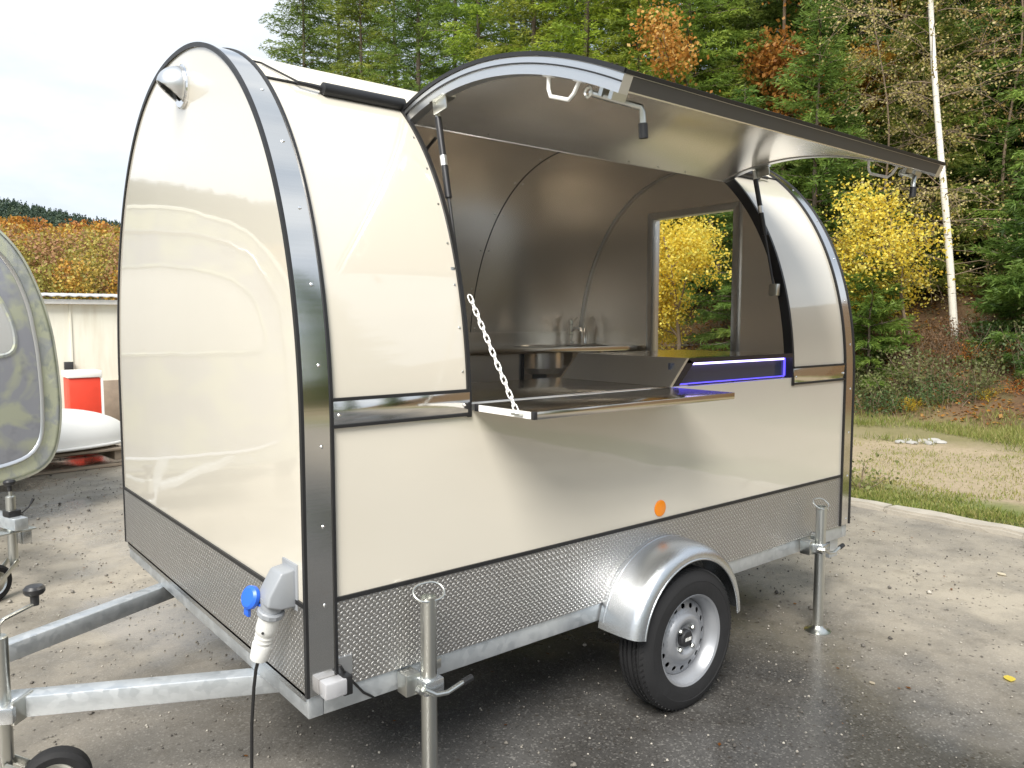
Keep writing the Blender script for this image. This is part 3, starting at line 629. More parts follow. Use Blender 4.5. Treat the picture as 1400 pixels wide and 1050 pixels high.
# --- lamps and reflector
ml = MB().box(.030, .098, -.052, -.006, .452, .50).build('marker_lamp', 'clear_lens', ft, bevel=.006)
MB().box(.088, .118, -.046, .0, .446, .502).build('lamp_mount', 'black_rubber', ml, bevel=.004)
MB().tube([(.09, -.02, .53), (.115, -.012, .49), (.17, -.008, .42), (.22, .01, .38), (.30, .08, .37)], .004, 6).build('lamp_lead', 'black_rubber', ml)
MB().box(.085, .135, -.009, -.003, .49, .545).build('lamp_bracket', 'aluminium', ml)
MB().lathe([(.0, .006), (.026, .006), (.033, .003), (.033, 0)], (1.50, -.0006, .765), (0, -1, 0), 30).build('side_reflector', 'amber_lens', ft)
# --- chassis
for y0, y1 in ((.004, .05), (TW-.05, TW-.004)): MB().box(.05, TL-.045, y0, y1, ZC0, ZT-.001).build('side_beam', 'galvanised', ft, bevel=.003)
fb = MB().box(.003, .049, .003, TW-.03, ZC0, ZT-.001).build('front_beam', 'galvanised', ft, bevel=.003)
MB().box(-.004, .0028, .01, TW-.04, ZT-.016, ZT+.008).build('beam_lip', 'galvanised_bright', fb)
for y in np.linspace(.12, TW-.12, 12): MB().lathe([(.005, 0), (.005, .001), (0, .004)], (-.0045, y, ZT+.018), (-1, 0, 0), 8).build('rivet', 'zinc', fb)
MB().box(TL-.044, TL-.003, .004, TW-.004, ZC0, ZT-.001).build('rear_beam', 'galvanised', ft, bevel=.003)
MB().box(TL-.115, TL-.035, .03, TW-.03, .283, ZC0-.001).build('lamp_bar', 'galvanised', ft, bevel=.003)
for x in (.8, 1.25, 2.1, 2.55): MB().box(x-.02, x+.02, .05, TW-.05, ZC0+.005, ZT-.003).build('cross_member', 'galvanised', ft)
MB().tube([(1.50, .0, .275), (1.50, TW, .275)], .032, 14).build('axle', 'galvanised', ft)
for y in (.28, TW-.28): MB().box(1.40, 1.60, y-.03, y+.03, .27, ZC0+.002).build('axle_mount', 'galvanised', ft)
AX, AY = -1.02, .945
for y0 in (.405, 1.465):
    MB().bar((.42, y0-(AY-y0)/(1.02)*.42*.95, .353), (AX+.02, AY+(-.035 if y0 < 1 else .035), .353), .062, .066).build('drawbar_beam', 'galvanised', ft, bevel=.005)
cp = MB().box(AX-.14, AX+.10, AY-.05, AY+.05, .322, .40).build('coupling_head', 'galvanised_bright', ft, bevel=.014, seg=3)
MB().lathe([(.038, -.05), (.045, 0), (.04, .04), (0, .055)], (AX-.16, AY, .36), (0, 0, 1), 20).build('coupling_socket', 'galvanised_bright', cp)
MB().tube([(AX-.10, AY, .40), (AX-.06, AY, .45), (AX+.06, AY, .47), (AX+.10, AY, .46)], .012, 10).build('coupling_handle', 'black_plastic', cp)
# --- prop stands
def prop_stand(x, ztop):
    y = -.072
    ps = MB().lathe([(.0245, .012), (.0245, ztop), (.0225, ztop), (.0225, ztop-.02), (0, ztop-.02)], (x, y, 0), (0, 0, 1), 24).build('prop_stand', 'zinc', ft)
    MB().lathe([(.0, .0), (.062, .0), (.062, .005), (.045, .010), (.03, .022), (.0246, .032)], (x, y, 0), (0, 0, 1), 30).build('foot_plate', 'zinc', ps)
    c = MB().box(x-.034, x+.034, y-.034, y+.060, .392, .437); c.build('clamp', 'galvanised_bright', ps, bevel=.005)
    MB().box(x-.072, x-.022, y+.012, y+.066, .386, .452).build('clamp_plate', 'zinc', ps, bevel=.003); MB().box(x+.022, x+.06, y+.02, y+.066, .44, .47).build('clamp_plate', 'zinc', ps, bevel=.003)
    lv = MB().tube([(x-.045, y-.045, .425), (x-.01, y-.052, .402), (x+.03, y-.055, .398), (x+.10, y-.05, .412)], .0075, 10).build('clamp_lever', 'zinc', ps)
    MB().tube([(x+.09, y-.051, .410), (x+.125, y-.049, .415)], .0105, 10).build('lever_grip', 'black_rubber', lv)
    MB().lathe([(.012, 0), (.012, .02), (0, .022)], (x-.05, y-.02, .42), (0, -1, 0), 6).build('clamp_bolt', 'zinc', ps)
    ring = [(x+.006+.052*math.copysign(abs(math.cos(t))**.7, math.cos(t)), y+.006+.026*math.sin(t), ztop+.010+.020*math.sin(t)) for t in np.linspace(0, 2*math.pi, 26, endpoint=False)]
    MB().tube(ring, .0035, 7, closed=True).build('pull_ring', 'zinc', ps)
    MB().tube([(x-.024, y, ztop-.012), (x-.046, y, ztop+.006)], .004, 7).build('ring_lug', 'zinc', ps)
prop_stand(.357, .686); prop_stand(2.605, .618)
# --- wheels and mudguards
def wheel(name_mat, cx, cy, cz, side, r=.278, parent=ft):
    """side -1: outer face towards -y"""
    wd = .152; ax = (0, side, 0)
    W = empty('wheel', (cx, cy, cz)); W.parent = parent
    T = [(.172, -.058), (.180, -.072), (.215, -.0765), (.250, -.072), (.268, -.060), (.276, -.045)]
    for k, (h0, h1) in enumerate(((-.045, -.036), (-.028, -.016), (-.008, .008), (.016, .028), (.036, .045))):
        T += [(.270, h0-.0002) if k else (.276, h0), (.278, h0), (.278, h1), (.270, h1+.0002)]
    T += [(.276, .045), (.268, .060), (.250, .072), (.232, .0768), (.231, .0755), (.215, .0765), (.190, .0745), (.180, .072), (.172, .058)]
    t = MB().lathe(T, (0, 0, 0), ax, 96, closed=True).build('tyre', 'tyre_rubber', W, angle=28)
    # tread blocks: sipes cut across the ribs
    mb = MB()
    for a in np.linspace(0, 2*math.pi, 72, endpoint=False):
        for h0, h1, sk in ((-.060, -.034, .10), (.034, .060, -.10), (-.027, -.017, .05), (.017, .027, -.05)):
            p0 = np.array((math.cos(a)*.2785, h0*side, math.sin(a)*.2785)); p1 = np.array((math.cos(a+sk)*.2785, h1*side, math.sin(a+sk)*.2785))
            if abs(h0) > .05: p0[[0, 2]] *= .972
            if abs(h1) > .05: p1[[0, 2]] *= .972
            mb.bar(p0, p1, .0032, .0025, up=((p0+p1)[0], 0, (p0+p1)[2]))
    mb.build('tread_sipes', 'black_rubber', t, smooth=False)['kind'] = 'stuff'
    # rim barrel and lip
    rb = MB().lathe([(.166, -.056), (.176, -.060), (.176, .056), (.180, .0655), (.182, .069), (.178, .0715), (.170, .067), (.166, .055), (.160, .048), (.150, .020), (.150, -.05)], (0, 0, 0), ax, 72, closed=True).build('rim', 'rim_silver', W, angle=30)
    # disc with sixteen real holes between radii r1..r2
    r1, r2, hc, hr, nh = .100, .148, .124, .0105, 16; bm = bmesh.new()
    def zz(r): return float(np.interp(r, [0, .040, .052, .062, .078, .092, .104, .124, .142, .150], [.030, .030, .034, .046, .050, .044, .030, .026, .020, .014]))
    def pt(r, a): return (r*math.cos(a), zz(r)*side, r*math.sin(a))
    mb = MB(); nb = 16
    for k in range(nh):
        a0 = 2*math.pi*k/nh; da = math.pi/nh; outer = []; inner = []
        for t in np.linspace(0, 2*math.pi, nb, endpoint=False):
            cx_, cy_ = math.cos(t), math.sin(t); m_ = max(abs(cx_), abs(cy_)); sx2, sy2 = cx_/m_, cy_/m_
            outer.append(pt(hc+sx2*(r2-r1)/2, a0+sy2*da)); inner.append(pt(hc+hr*cx_, a0+hr*cy_/hc*1.15))
        back = [(p_[0], p_[1]-side*.004, p_[2]) for p_ in inner]
        mb.add(outer+inner+back, [(i, (i+1) % nb, nb+(i+1) % nb, nb+i) for i in range(nb)]+[(nb+i, nb+(i+1) % nb, 2*nb+(i+1) % nb, 2*nb+i) for i in range(nb)])
    mb.lathe([(r, zz(r)) for r in np.linspace(.034, r1, 14)], (0, 0, 0), ax, 96)
    mb.f = [f for f in mb.f if len(f) == 4]
    mb.build('rim_disc', 'rim_silver', rb, angle=40)
    MB().lathe([(0, -.02), (.15, -.02)], (0, 0, 0), ax, 40).build('brake_drum', 'dark_steel', rb)
    MB().lathe([(.036, .020), (.034, .046), (.028, .052), (0, .054)], (0, 0, 0), ax, 32).build('hub_cap', 'black_plastic', W)
    for k in range(4):
        a = R(45+90*k); c = np.array((.052*math.cos(a), 0, .052*math.sin(a)))
        MB().lathe([(.0105, .030), (.0105, .048), (.007, .053), (0, .054)], c, ax, 6).build('wheel_bolt', 'zinc', W, angle=20)
    return W
W1 = wheel('', 1.50, -.098, .2765, -1)
hcp = [o for o in W1.children if o.name.startswith('hub_cap')][0]
# white mark moulded on the hub cap
for k, (x0, w_, h_) in enumerate(((-.017, .008, .012), (-.006, .004, .012), (.001, .008, .012), (.011, .006, .012))):
    MB().obox((x0+w_/2, -.0546, .000), ((1, 0, .3), (0, 1, 0), (0, 0, 1)), (w_/2, .0006, h_/2)).build('cap_mark', 'white_plastic', hcp)
wheel('', 1.50, TW+.098, .2765, 1)
def mudguard(side, y0):
    mb = MB(); cx, cz, rr = 1.487, .318, .338; A = np.linspace(R(172), R(2), 44); prof = [(0, 0), (.05, .002), (.10, .0), (.145, -.006), (.168, -.016), (.180, -.032), (.184, -.052), (.182, -.058), (.179, -.052), (.175, -.034), (.164, -.020), (.143, -.0095), (.10, -.0035), (.05, -.0015), (0, -.0035)]
    vs = []; n = len(prof)
    for a in A:
        for d, h in prof:
            r_ = rr+h; zz_ = cz+r_*math.sin(a)
            vs.append((cx+(r_*1.0)*math.cos(a), y0+side*d, zz_))
    fs = [(i*n+k, i*n+(k+1) % n, (i+1)*n+(k+1) % n, (i+1)*n+k) for i in range(len(A)-1) for k in range(n)] + [tuple(range(n)), tuple((len(A)-1)*n+k for k in range(n-1, -1, -1))]
    mg = mb.add(vs, fs).build('mudguard', 'galvanised_bright', ft, angle=55)
    # rib pressed near the body
    mb = MB(); mb.tube([(cx+(rr+.001)*math.cos(a), y0+side*.022, cz+(rr+.001)*math.sin(a)) for a in A[1:-1]], .004, 6); mb.build('pressed_rib', 'galvanised_bright', mg, angle=60)
    mb = MB(); mb.tube([(cx+(rr-.056)*math.cos(a), y0+side*.183, cz+(rr-.056)*math.sin(a)) for a in A], .0042, 8); mb.build('rolled_edge', 'galvanised_bright', mg, angle=60)
mudguard(-1, -.004); mudguard(1, TW+.004)
# --- jockey wheel on the drawbar
def jockey(parent, base, zt, wdir, knob_dir, hr=.1, name='jockey_wheel', ring=True, clampz=.37):
    x, y = base
    jw = MB().lathe([(.0245, .20), (.0245, zt), (.020, zt+.004), (0, zt+.004)], (x, y, 0), (0, 0, 1), 24).build(name, 'zinc', parent)
    wd_ = np.array((*wdir, 0.)); wd_ /= np.linalg.norm(wd_); sd_ = np.array((-wd_[1], wd_[0], 0)); wc = np.array((x, y, 0))+wd_*.13+np.array((0, 0, hr))
    MB().tube([(x, y, .21), (x, y, .15)], .019, 14).build('inner_tube', 'zinc', jw)
    for s in (-1, 1):
        MB().bar(np.array((x, y, .19))+sd_*s*.034, wc+sd_*s*.034, .005, .026).build('fork_arm', 'zinc', jw, bevel=.001)
    MB().lathe([(.062, -.026), (.084, -.030), (.097, -.020), (.1, 0), (.097, .020), (.084, .030), (.062, .026)], wc, sd_, 36, closed=True).build('tyre', 'tyre_rubber', jw)
    MB().lathe([(.063, -.024), (.056, -.016), (.03, -.010), (.018, -.028), (.009, -.030), (.009, .030), (.018, .028), (.03, .010), (.056, .016), (.063, .024)], wc, sd_, 32, closed=True).build('rim', 'zinc', jw)
    MB().tube([wc-sd_*.040, wc+sd_*.040], .007, 10).build('axle', 'zinc', jw)
    kd = np.array((*knob_dir, 0.))
    if np.linalg.norm(kd) > .5:
        kd /= np.linalg.norm(kd); t_ = np.array((x, y, zt))
        MB().tube([t_, t_+np.array((0, 0, .035)), t_+np.array((0, 0, .046))+kd*.02, t_+np.array((0, 0, .05))+kd*.15], .006, 8).build('crank', 'zinc', jw)
        k0 = t_+np.array((0, 0, .045))+kd*.145
    else:
        t_ = np.array((x, y, zt)); MB().tube([t_, t_+np.array((0, 0, .05))], .008, 10).build('crank', 'zinc', jw); k0 = t_+np.array((0, 0, .03))
    MB().lathe([(0, 0), (.012, 0), (.013, .03), (.026, .036), (.031, .044), (.031, .054), (.024, .062), (0, .066)], k0, (0, 0, 1), 24).build('knob', 'black_plastic', jw)
    return jw
jb = (-.652, .70)
jw = jockey(ft, jb, .575, (.9, -.22), (.75, .66))
MB().bar((-.80, .745, .355), (-.62, .650, .355), .06, .05).build('clamp', 'galvanised_bright', jw, bevel=.006)
MB().bar((-.635, .64, .355), (-.575, .70, .355), .012, .072).build('clamp_plate', 'zinc', jw, bevel=.003)

# ================================================================== NEIGHBOURING CAMOUFLAGE TRAILER
CN = np.array([.327, -.945, 0]); CT = np.array([-.945, -.327, 0]); CC = np.array([.2, 4.8, 0])+1.1*CT
ct = empty('teardrop_trailer', (CC[0], CC[1], 0)); tag(ct, 'camouflage patterned rounded camper trailer parked beside the low cream shed', 'camper trailer')
ct.rotation_euler.z = math.atan2(-CT[1], -CT[0])     # local +x = towards its right edge, local -y = its face
half = [(0, .30), (.64, .312), (.79, .330), (.922, .358), (1.00, .40), (1.05, .47), (1.09, .602), (1.115, .769), (1.117, .938), (1.105, 1.164), (1.079, 1.415), (1.02, 1.661), (.918, 1.927), (.824, 2.078), (.70, 2.195), (.52, 2.30), (.28, 2.37), (0, 2.40)]
def smooth_loop(h, n=120):
    P = np.array(h+[(-x, z) for x, z in h[-2:0:-1]]); P = np.vstack([P, P[:1]]); s = np.concatenate([[0], np.cumsum(np.linalg.norm(np.diff(P, axis=0), axis=1))])
    t = np.linspace(0, s[-1], n, endpoint=False); Q = np.stack([np.interp(t, s, P[:, 0]), np.interp(t, s, P[:, 1])], -1)
    for _ in range(3): Q = (np.roll(Q, 1, 0)+2*Q+np.roll(Q, -1, 0))/4
    return Q
LP = smooth_loop(half)
def inset(Q, d):
    t = unit(np.roll(Q, -1, 0)-np.roll(Q, 1, 0)); n = np.stack([t[:, 1], -t[:, 0]], -1); return Q-n*d
def loft(name, mat, parent, rings, cap0=True, cap1=True, angle=45):
    n = len(rings[0][0]); vs = []; fs = []
    for Q, y in rings: vs += [(a, y, b) for a, b in Q]
    for i in range(len(rings)-1): fs += [(i*n+k, i*n+(k+1) % n, (i+1)*n+(k+1) % n, (i+1)*n+k) for k in range(n)]
    if cap0: fs.append(tuple(range(n)))
    if cap1: fs.append(tuple((len(rings)-1)*n+k for k in range(n-1, -1, -1)))
    return MB().add(vs, fs).build(name, mat, parent, angle=angle)
body = loft('body', 'camouflage', ct, [(inset(LP, .05), .0), (inset(LP, .018), .006), (inset(LP, .004), .022), (LP, .05), (inset(LP, -.01), .4), (inset(LP, -.01), 2.2), (inset(LP, .05), 2.5), (inset(LP, .25), 2.62)])
loft('edge_moulding', 'camouflage_pale', body, [(inset(LP, .026), -.004), (inset(LP, .006), .004), (inset(LP, -.004), .03), (inset(LP, .006), .06), (inset(LP, .03), .06)], False, False)
half2 = [(0, .430), (.647, .458), (.798, .488), (.88, .52), (.93, .60), (.947, .676), (.955, .952), (.939, 1.281), (.892, 1.605), (.813, 1.841), (.70, 2.01), (.5, 2.12), (.25, 2.17), (0, 2.185)]
L2 = smooth_loop(half2)
loft('door_panel', 'camouflage_grey', body, [(inset(L2, .02), -.012), (inset(L2, .01), -.008), (L2, .002)], True, False)
loft('door_frame', 'aluminium', body, [(inset(L2, -.022), .0), (inset(L2, -.020), -.012), (inset(L2, -.010), -.022), (inset(L2, .004), -.018), (inset(L2, .012), -.010)], False, False)
half3 = [(0, 1.26), (.55, 1.262), (.70, 1.265), (.755, 1.276), (.778, 1.32), (.775, 1.40), (.756, 1.50), (.704, 1.629), (.60, 1.78), (.4, 1.88), (0, 1.92)]
L3 = smooth_loop(half3)
loft('window_frame', 'camouflage', body, [(inset(L3, -.03), -.008), (inset(L3, -.026), -.020), (inset(L3, -.008), -.024), (inset(L3, .004), -.016)], False, False)
loft('window_pane', 'white_plastic', body, [(L3, -.0135), (inset(L3, .01), -.0155)], False, True)
# drawbar, coupling end and jockey wheel
MB().box(-.036, .036, -1.60, -.02, .37, .435).build('drawbar_beam', 'galvanised', ct, bevel=.004)
for s in (-1, 1): MB().bar((s*.55, .1, .40), (s*.03, -1.0, .40), .05, .055).build('drawbar_brace', 'galvanised', ct, bevel=.004)
MB().box(-.12, .10, -1.56, -1.44, .350, .358).build('clamp_plate', 'zinc', ct, bevel=.002); MB().box(.035, .085, -1.53, -1.45, .27, .349).build('clamp_box', 'galvanised_bright', ct, bevel=.004)
cj = jockey(ct, (-.004, -1.50), .545, (-.75, -.25), (0, 0), clampz=.39)
MB().tube([(.05, -1.50, .44), (.085, -1.51, .47), (.11, -1.515, .515)], [.004, .004, .009], 8).build('clamp_lever', 'black_plastic', cj)
MB().box(-.034, .034, -1.534, -1.466, .436, .47).build('clamp', 'black_plastic', cj, bevel=.005)
for s in (-1, 1):
    w2 = empty('wheel', (s*.98, 1.35, .28)); w2.parent = ct
    MB().lathe([(.17, -.07), (.25, -.074), (.275, -.05), (.28, 0), (.275, .05), (.25, .074), (.17, .07)], (0, 0, 0), (1, 0, 0), 48, closed=True).build('tyre', 'tyre_rubber', w2)
    MB().lathe([(.175, -.06), (.165, .02), (.05, .03), (0, .03)], (0, 0, 0), (s, 0, 0), 36).build('rim', 'rim_silver', w2)

# ================================================================== LOW SHED, CRATE, HULL ON PALLET
sh = empty('low_shed', (0, 10.5, 0)); tag(sh, 'low cream rendered shed with a corrugated roof edge in front of the autumn hill', 'shed')
def at0(o, p=sh): o.location = -Vector(p.location); return o
at0(MB().box(-9, 4.4, 10.5, 14, -.02, 1.73).build('wall', 'cream_render', sh))
for x in np.arange(-8.4, 4.2, 1.21): at0(MB().box(x-.012, x+.012, 10.484, 10.5, 0, 1.73).build('joint_cover', 'cream_render', sh))
at0(MB().box(-9.1, 4.5, 10.40, 10.499, 1.733, 1.80).build('fascia', 'white_paint', sh, bevel=.004))
mb = MB(); xs = np.arange(-9.15, 4.55, .0225); vs = []; fs = []
for t in (0, .012):
    for i, x in enumerate(xs):
        z = .006*math.sin(2*math.pi*x/.135); vs += [(x, 10.34, 1.838+z+t), (x, 14.1, 1.98+z+t)]
n = len(xs)
for i in range(n-1): fs += [(2*i, 2*i+2, 2*i+3, 2*i+1), (2*n+2*i, 2*n+2*i+1, 2*n+2*i+3, 2*n+2*i+2), (2*i, 2*n+2*i, 2*n+2*i+2, 2*i+2)]
at0(mb.add(vs, fs).build('roof', 'roof_sheet', sh, fixn=False, angle=60))
at0(MB().box(1.175, 1.285, 10.44, 10.499, .775, .925).build('vent_box', 'dark_steel', sh, bevel=.006))
at0(MB().box(1.50, 1.98, 10.455, 10.499, .02, .64).build('door_leaf', 'weathered_wood', sh, bevel=.004))
cr_ = empty('crate', (1.26, 9.62, 0)); tag(cr_, 'red box with a white lid behind the white boat hull', 'crate')
o = MB().box(-.20, .17, -.12, .28, .0, .755).build('box_body', 'red_paint', cr_, bevel=.012); o = MB().box(-.22, .19, -.14, .30, .756, .845).build('lid', 'white_paint', cr_, bevel=.012)
MB().box(.172, .20, -.13, -.10, .0, .75).build('corner_post', 'white_paint', cr_)
# upturned hull: lens-shaped shell
HC = np.array([.10, 7.28, .0]); hd = unit(np.array([1, .10, 0])); hs_ = np.array([-hd[1], hd[0], 0])
mb = MB(); nu, nv = 34, 20; vs = []
for i in range(nu+1):
    u = -1+2*i/nu; wdt = .62*max(0., (1-abs(u)**2.6))**.5; hgt = .36*max(0., (1-abs(u)**3.2))**.55
    for j in range(nv+1):
        a = math.pi*j/nv; c_ = math.cos(a); s_ = max(0, math.sin(a))
        vs.append(HC+hd*u*1.17+hs_*wdt*math.copysign(abs(c_)**.8, c_)+np.array((0, 0, .235+hgt*s_**.85)))
    # underside rim
fs = [(i*(nv+1)+j, (i+1)*(nv+1)+j, (i+1)*(nv+1)+j+1, i*(nv+1)+j+1) for i in range(nu) for j in range(nv)]
fs += [(i*(nv+1), i*(nv+1)+nv, (i+1)*(nv+1)+nv, (i+1)*(nv+1)) for i in range(nu)]
hull = mb.add(vs, fs).build('boat_hull', 'hull_white', None, angle=60); tag(hull, 'upturned white boat hull lying on wooden boards beside the shed', 'boat hull')
rim = [HC+hd*u*1.185+hs_*sg*.64*max(0., (1-abs(u)**2.6))**.5+np.array((0, 0, .232)) for sg, us in ((1, np.linspace(-1, 1, 30)), (-1, np.linspace(1, -1, 30)[1:-1])) for u in us]
MB().tube(rim, .016, 8, closed=True).build('gunwale', 'hull_white', hull)
pt_ = empty('pallet', (.15, 7.1, 0)); pt_.rotation_euler.z = math.atan2(hd[1], hd[0]); tag(pt_, 'weathered wooden pallet carrying the white hull', 'pallet')
for y in (-.33, -.20, .05, .35, .60): MB().box(-1.1, 1.02+random.uniform(-.12, .06), y-.055, y+.055, .165, .188).build('plank', 'weathered_wood', pt_, bevel=.002)
for x in (-.9, 0, .86):
    MB().box(x-.05, x+.05, -.36, .64, .065, .164).build('bearer', 'weathered_wood', pt_, bevel=.003)
for y in (-.34, .6): MB().box(-1.2, 1.1, y-.05, y+.05, .008, .030).build('plank', 'weathered_wood', pt_)
for x in (-.6, -.1, .55): MB().box(x-.06, x+.06, -.25, .45, .189, .245).build('packing_block', 'weathered_wood', pt_, bevel=.003)

# ================================================================== PLANTS
def cards(C, D, S, ln, wd):
    """rhombic leaves: base C, direction D, side S, length, width"""
    ln = np.asarray(ln)[:, None]; wd = np.asarray(wd)[:, None]; n = len(C)
    V = np.stack([C, C+D*ln*.45+S*wd*.5, C+D*ln, C+D*ln*.45-S*wd*.5], 1).reshape(-1, 3); F = np.arange(n*4).reshape(n, 4); return V, F
def rand_unit(n): return unit(rng.normal(size=(n, 3)))
def spruce_mesh(H, Rb, dens, seed, zstart=.35, droop=.30):
    r = np.random.default_rng(seed); Cs = []; Ds = []; Ln = []; Ti = []; limbs = []
    h = zstart
    while h < H-.1:
        k = r.integers(5, 8); a0 = r.uniform(0, 6.28)
        for i in range(k):
            a = a0+6.283*i/k+r.normal(0, .25); hb = h+r.uniform(-.12, .12); Lb = (Rb*max(0, 1-hb/H)**.8+.12)*r.uniform(.72, 1.12)
            el = r.uniform(-.12, .18)+.45*(hb/H); dr = droop*r.uniform(.6, 1.3)
            dirh = np.array((math.cos(a), math.sin(a), 0)); sdv = np.array((-dirh[1], dirh[0], 0)); tnt = r.uniform(0, 1)
            def bp(u): return np.array((0, 0, hb))+dirh*Lb*u+np.array((0, 0, Lb*(el*u-dr*u*u+.10*u**4)))
            limbs.append(([bp(u) for u in (0, .35, .7, .97)], .008+.012*Lb))
            nt_ = max(3, int(Lb/.10*dens)); us = np.clip(np.linspace(.10, 1, nt_)+r.normal(0, .02, nt_), .05, 1)
            for u in us:
                p_ = bp(u); bd = unit(bp(min(1, u+.05))-bp(u-.05))
                for sg in (-1, 1):
                    tl = (.10+.34*Lb**.6*(1-u)**.7*(.4+u))*r.uniform(.7, 1.2); td = unit(bd*.75+sdv*sg*r.uniform(.6, 1.0)+np.array((0, 0, r.uniform(-.5, -.02))))
                    m = max(2, int(tl/.026*dens)); uu = np.linspace(.05, 1, m)[:, None]
                    Cs.append(p_+td*tl*uu+np.array((0, 0, -.12*tl))*uu**2); dd = unit(td+r.normal(0, .42, (m, 3))); Ds.append(dd); Ln.append(r.uniform(.08, .16, m)*(1.1-.3*uu[:, 0])); Ti.append(np.clip(tnt*.55+.30*uu[:, 0]*u+r.normal(.06, .12, m), 0, 1))
        h += r.uniform(.22, .34)*(1 if h < H*.7 else .7)
    # leader
    C = np.concatenate(Cs); D = np.concatenate(Ds); Ln = np.concatenate(Ln); T = np.concatenate(Ti); S = unit(np.cross(D, r.normal(size=D.shape)))
    V, F = cards(C, D, S, Ln, Ln*r.uniform(.15, .27, len(Ln)))
    me = np_mesh('crown', V, F, T); me.materials.append(M['needles'])
    mb = MB(); n = 9; mb.tube([(0, 0, -.5)]+[(.02*math.sin(i), .02*math.cos(i*1.7), H*(i/8)) for i in range(9)], [H*.008+.02]+[(H*.008+.02)*(1-i/8.2) for i in range(9)], 8)
    for pts, rad in limbs[::3]: mb.tube(pts, [rad, rad*.7, rad*.45, rad*.2], 4, caps=False)
    tm = bpy.data.meshes.new('trunk'); tm.from_pydata(mb.v, [], mb.f); tm.materials.append(M['bark']); tm.polygons.foreach_set('use_smooth', [True]*len(tm.polygons))
    return me, tm
SPR = [spruce_mesh(15, 2.7, 1.0, 11, .5), spruce_mesh(14, 2.4, 1.05, 12, .4, .38), spruce_mesh(16, 3.0, .95, 13, .6, .25), spruce_mesh(6.6, 1.6, 1.25, 14, .25, .2), spruce_mesh(3.0, 1.1, 1.5, 15, .15, .15)]
def put_tree(name, cm, tm, x, y, sc, colr, label, cat, group=None, z=None, rz=None, zs=1.0):
    e_ = empty(name, (x, y, bank_z(x)-.05 if z is None else z)); e_.rotation_euler.z = random.uniform(0, 6.28) if rz is None else rz; e_.scale = (sc, sc, sc*zs)
    tag(e_, label, cat, group)
    for nm, me in (('trunk', tm), ('crown', cm)):
        o = bpy.data.objects.new(nm, me); col.objects.link(o); o.parent = e_; o.color = (*colr, 1)
    return e_
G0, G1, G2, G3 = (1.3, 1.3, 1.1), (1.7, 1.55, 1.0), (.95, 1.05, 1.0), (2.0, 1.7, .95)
# (pixel column, distance, mesh, scale, colour)
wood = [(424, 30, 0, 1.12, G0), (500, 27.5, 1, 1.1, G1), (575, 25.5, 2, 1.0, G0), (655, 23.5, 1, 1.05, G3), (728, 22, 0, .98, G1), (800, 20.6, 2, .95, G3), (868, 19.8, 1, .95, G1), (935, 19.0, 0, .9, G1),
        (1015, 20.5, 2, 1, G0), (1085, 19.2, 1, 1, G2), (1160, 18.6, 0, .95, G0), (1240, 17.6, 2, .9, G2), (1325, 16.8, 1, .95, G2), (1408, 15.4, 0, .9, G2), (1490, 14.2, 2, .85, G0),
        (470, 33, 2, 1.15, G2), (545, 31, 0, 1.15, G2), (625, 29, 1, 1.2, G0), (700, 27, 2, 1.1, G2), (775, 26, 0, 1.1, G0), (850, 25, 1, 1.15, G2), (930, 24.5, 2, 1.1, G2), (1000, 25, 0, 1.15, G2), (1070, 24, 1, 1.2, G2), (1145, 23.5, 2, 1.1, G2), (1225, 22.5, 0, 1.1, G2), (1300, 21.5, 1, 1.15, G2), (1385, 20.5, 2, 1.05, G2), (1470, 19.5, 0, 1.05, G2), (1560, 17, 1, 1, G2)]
lab = {G0: ('tall green spruce standing in the wood behind the trailer', 'green spruces of the wood'), G1: ('tall light green spruce at the edge of the wood above the open hatch', 'light green spruces at the edge of the wood'), G2: ('tall dark spruce in the shade of the wood', 'dark spruces of the wood'), G3: ('tall yellowish green spruce at the edge of the wood above the open hatch', 'yellowish green spruces')}
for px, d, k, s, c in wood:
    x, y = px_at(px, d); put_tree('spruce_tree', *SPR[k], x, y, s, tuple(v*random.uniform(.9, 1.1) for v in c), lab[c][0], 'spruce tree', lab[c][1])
for px, d, s, c, lb in ((1108, 14.8, 1.0, (1.05, 1.15, 1.0), 'young green spruce with a bare leader beside the orange beech'), (1248, 15.2, .95, (1.15, 1.0, .8), 'young olive green spruce behind the birch trunk'), (1010, 16.2, .8, (.95, 1.15, 1.05), 'young bluish green spruce below the orange beech'), (1432, 13.6, .62, (.8, .95, .9), 'young dark spruce on the bank to the right of the birch'), (1288, 15.4, .78, (1.0, 1.05, .9), 'young spruce close behind the foot of the white birch'), (1350, 15.0, .72, (.9, 1.0, .9), 'young spruce behind the brown birch sapling')):
    x, y = px_at(px, d); put_tree('spruce_tree', *SPR[3], x, y, s, c, lb, 'spruce tree')
for px, d, s, c, lb in ((1188, 13.0, .74, (1.0, 1.1, .9), 'small bushy spruce under the yellow maple next to the trailer'), (1384, 12.6, .55, (.85, 1.0, .9), 'small dark spruce low on the bank right of the birch'), (1412, 12.0, .95, (.8, .95, .85), 'small spruce with drooping boughs at the foot of the bank')):
    x, y = px_at(px, d); put_tree('spruce_tree', *SPR[4], x, y, s, c, lb, 'spruce tree')
# two spruces on the open side of the yard, seen mirrored in the front panel
for x, y, k, s in ((-19, 32, 1, 1.1), (-34, 46, 0, 1.2)): put_tree('spruce_tree', *SPR[k], x, y, s, G0, 'lone spruce beyond the low shed' if x > -25 else 'spruce far behind the camouflage trailer', 'spruce tree', z=0)

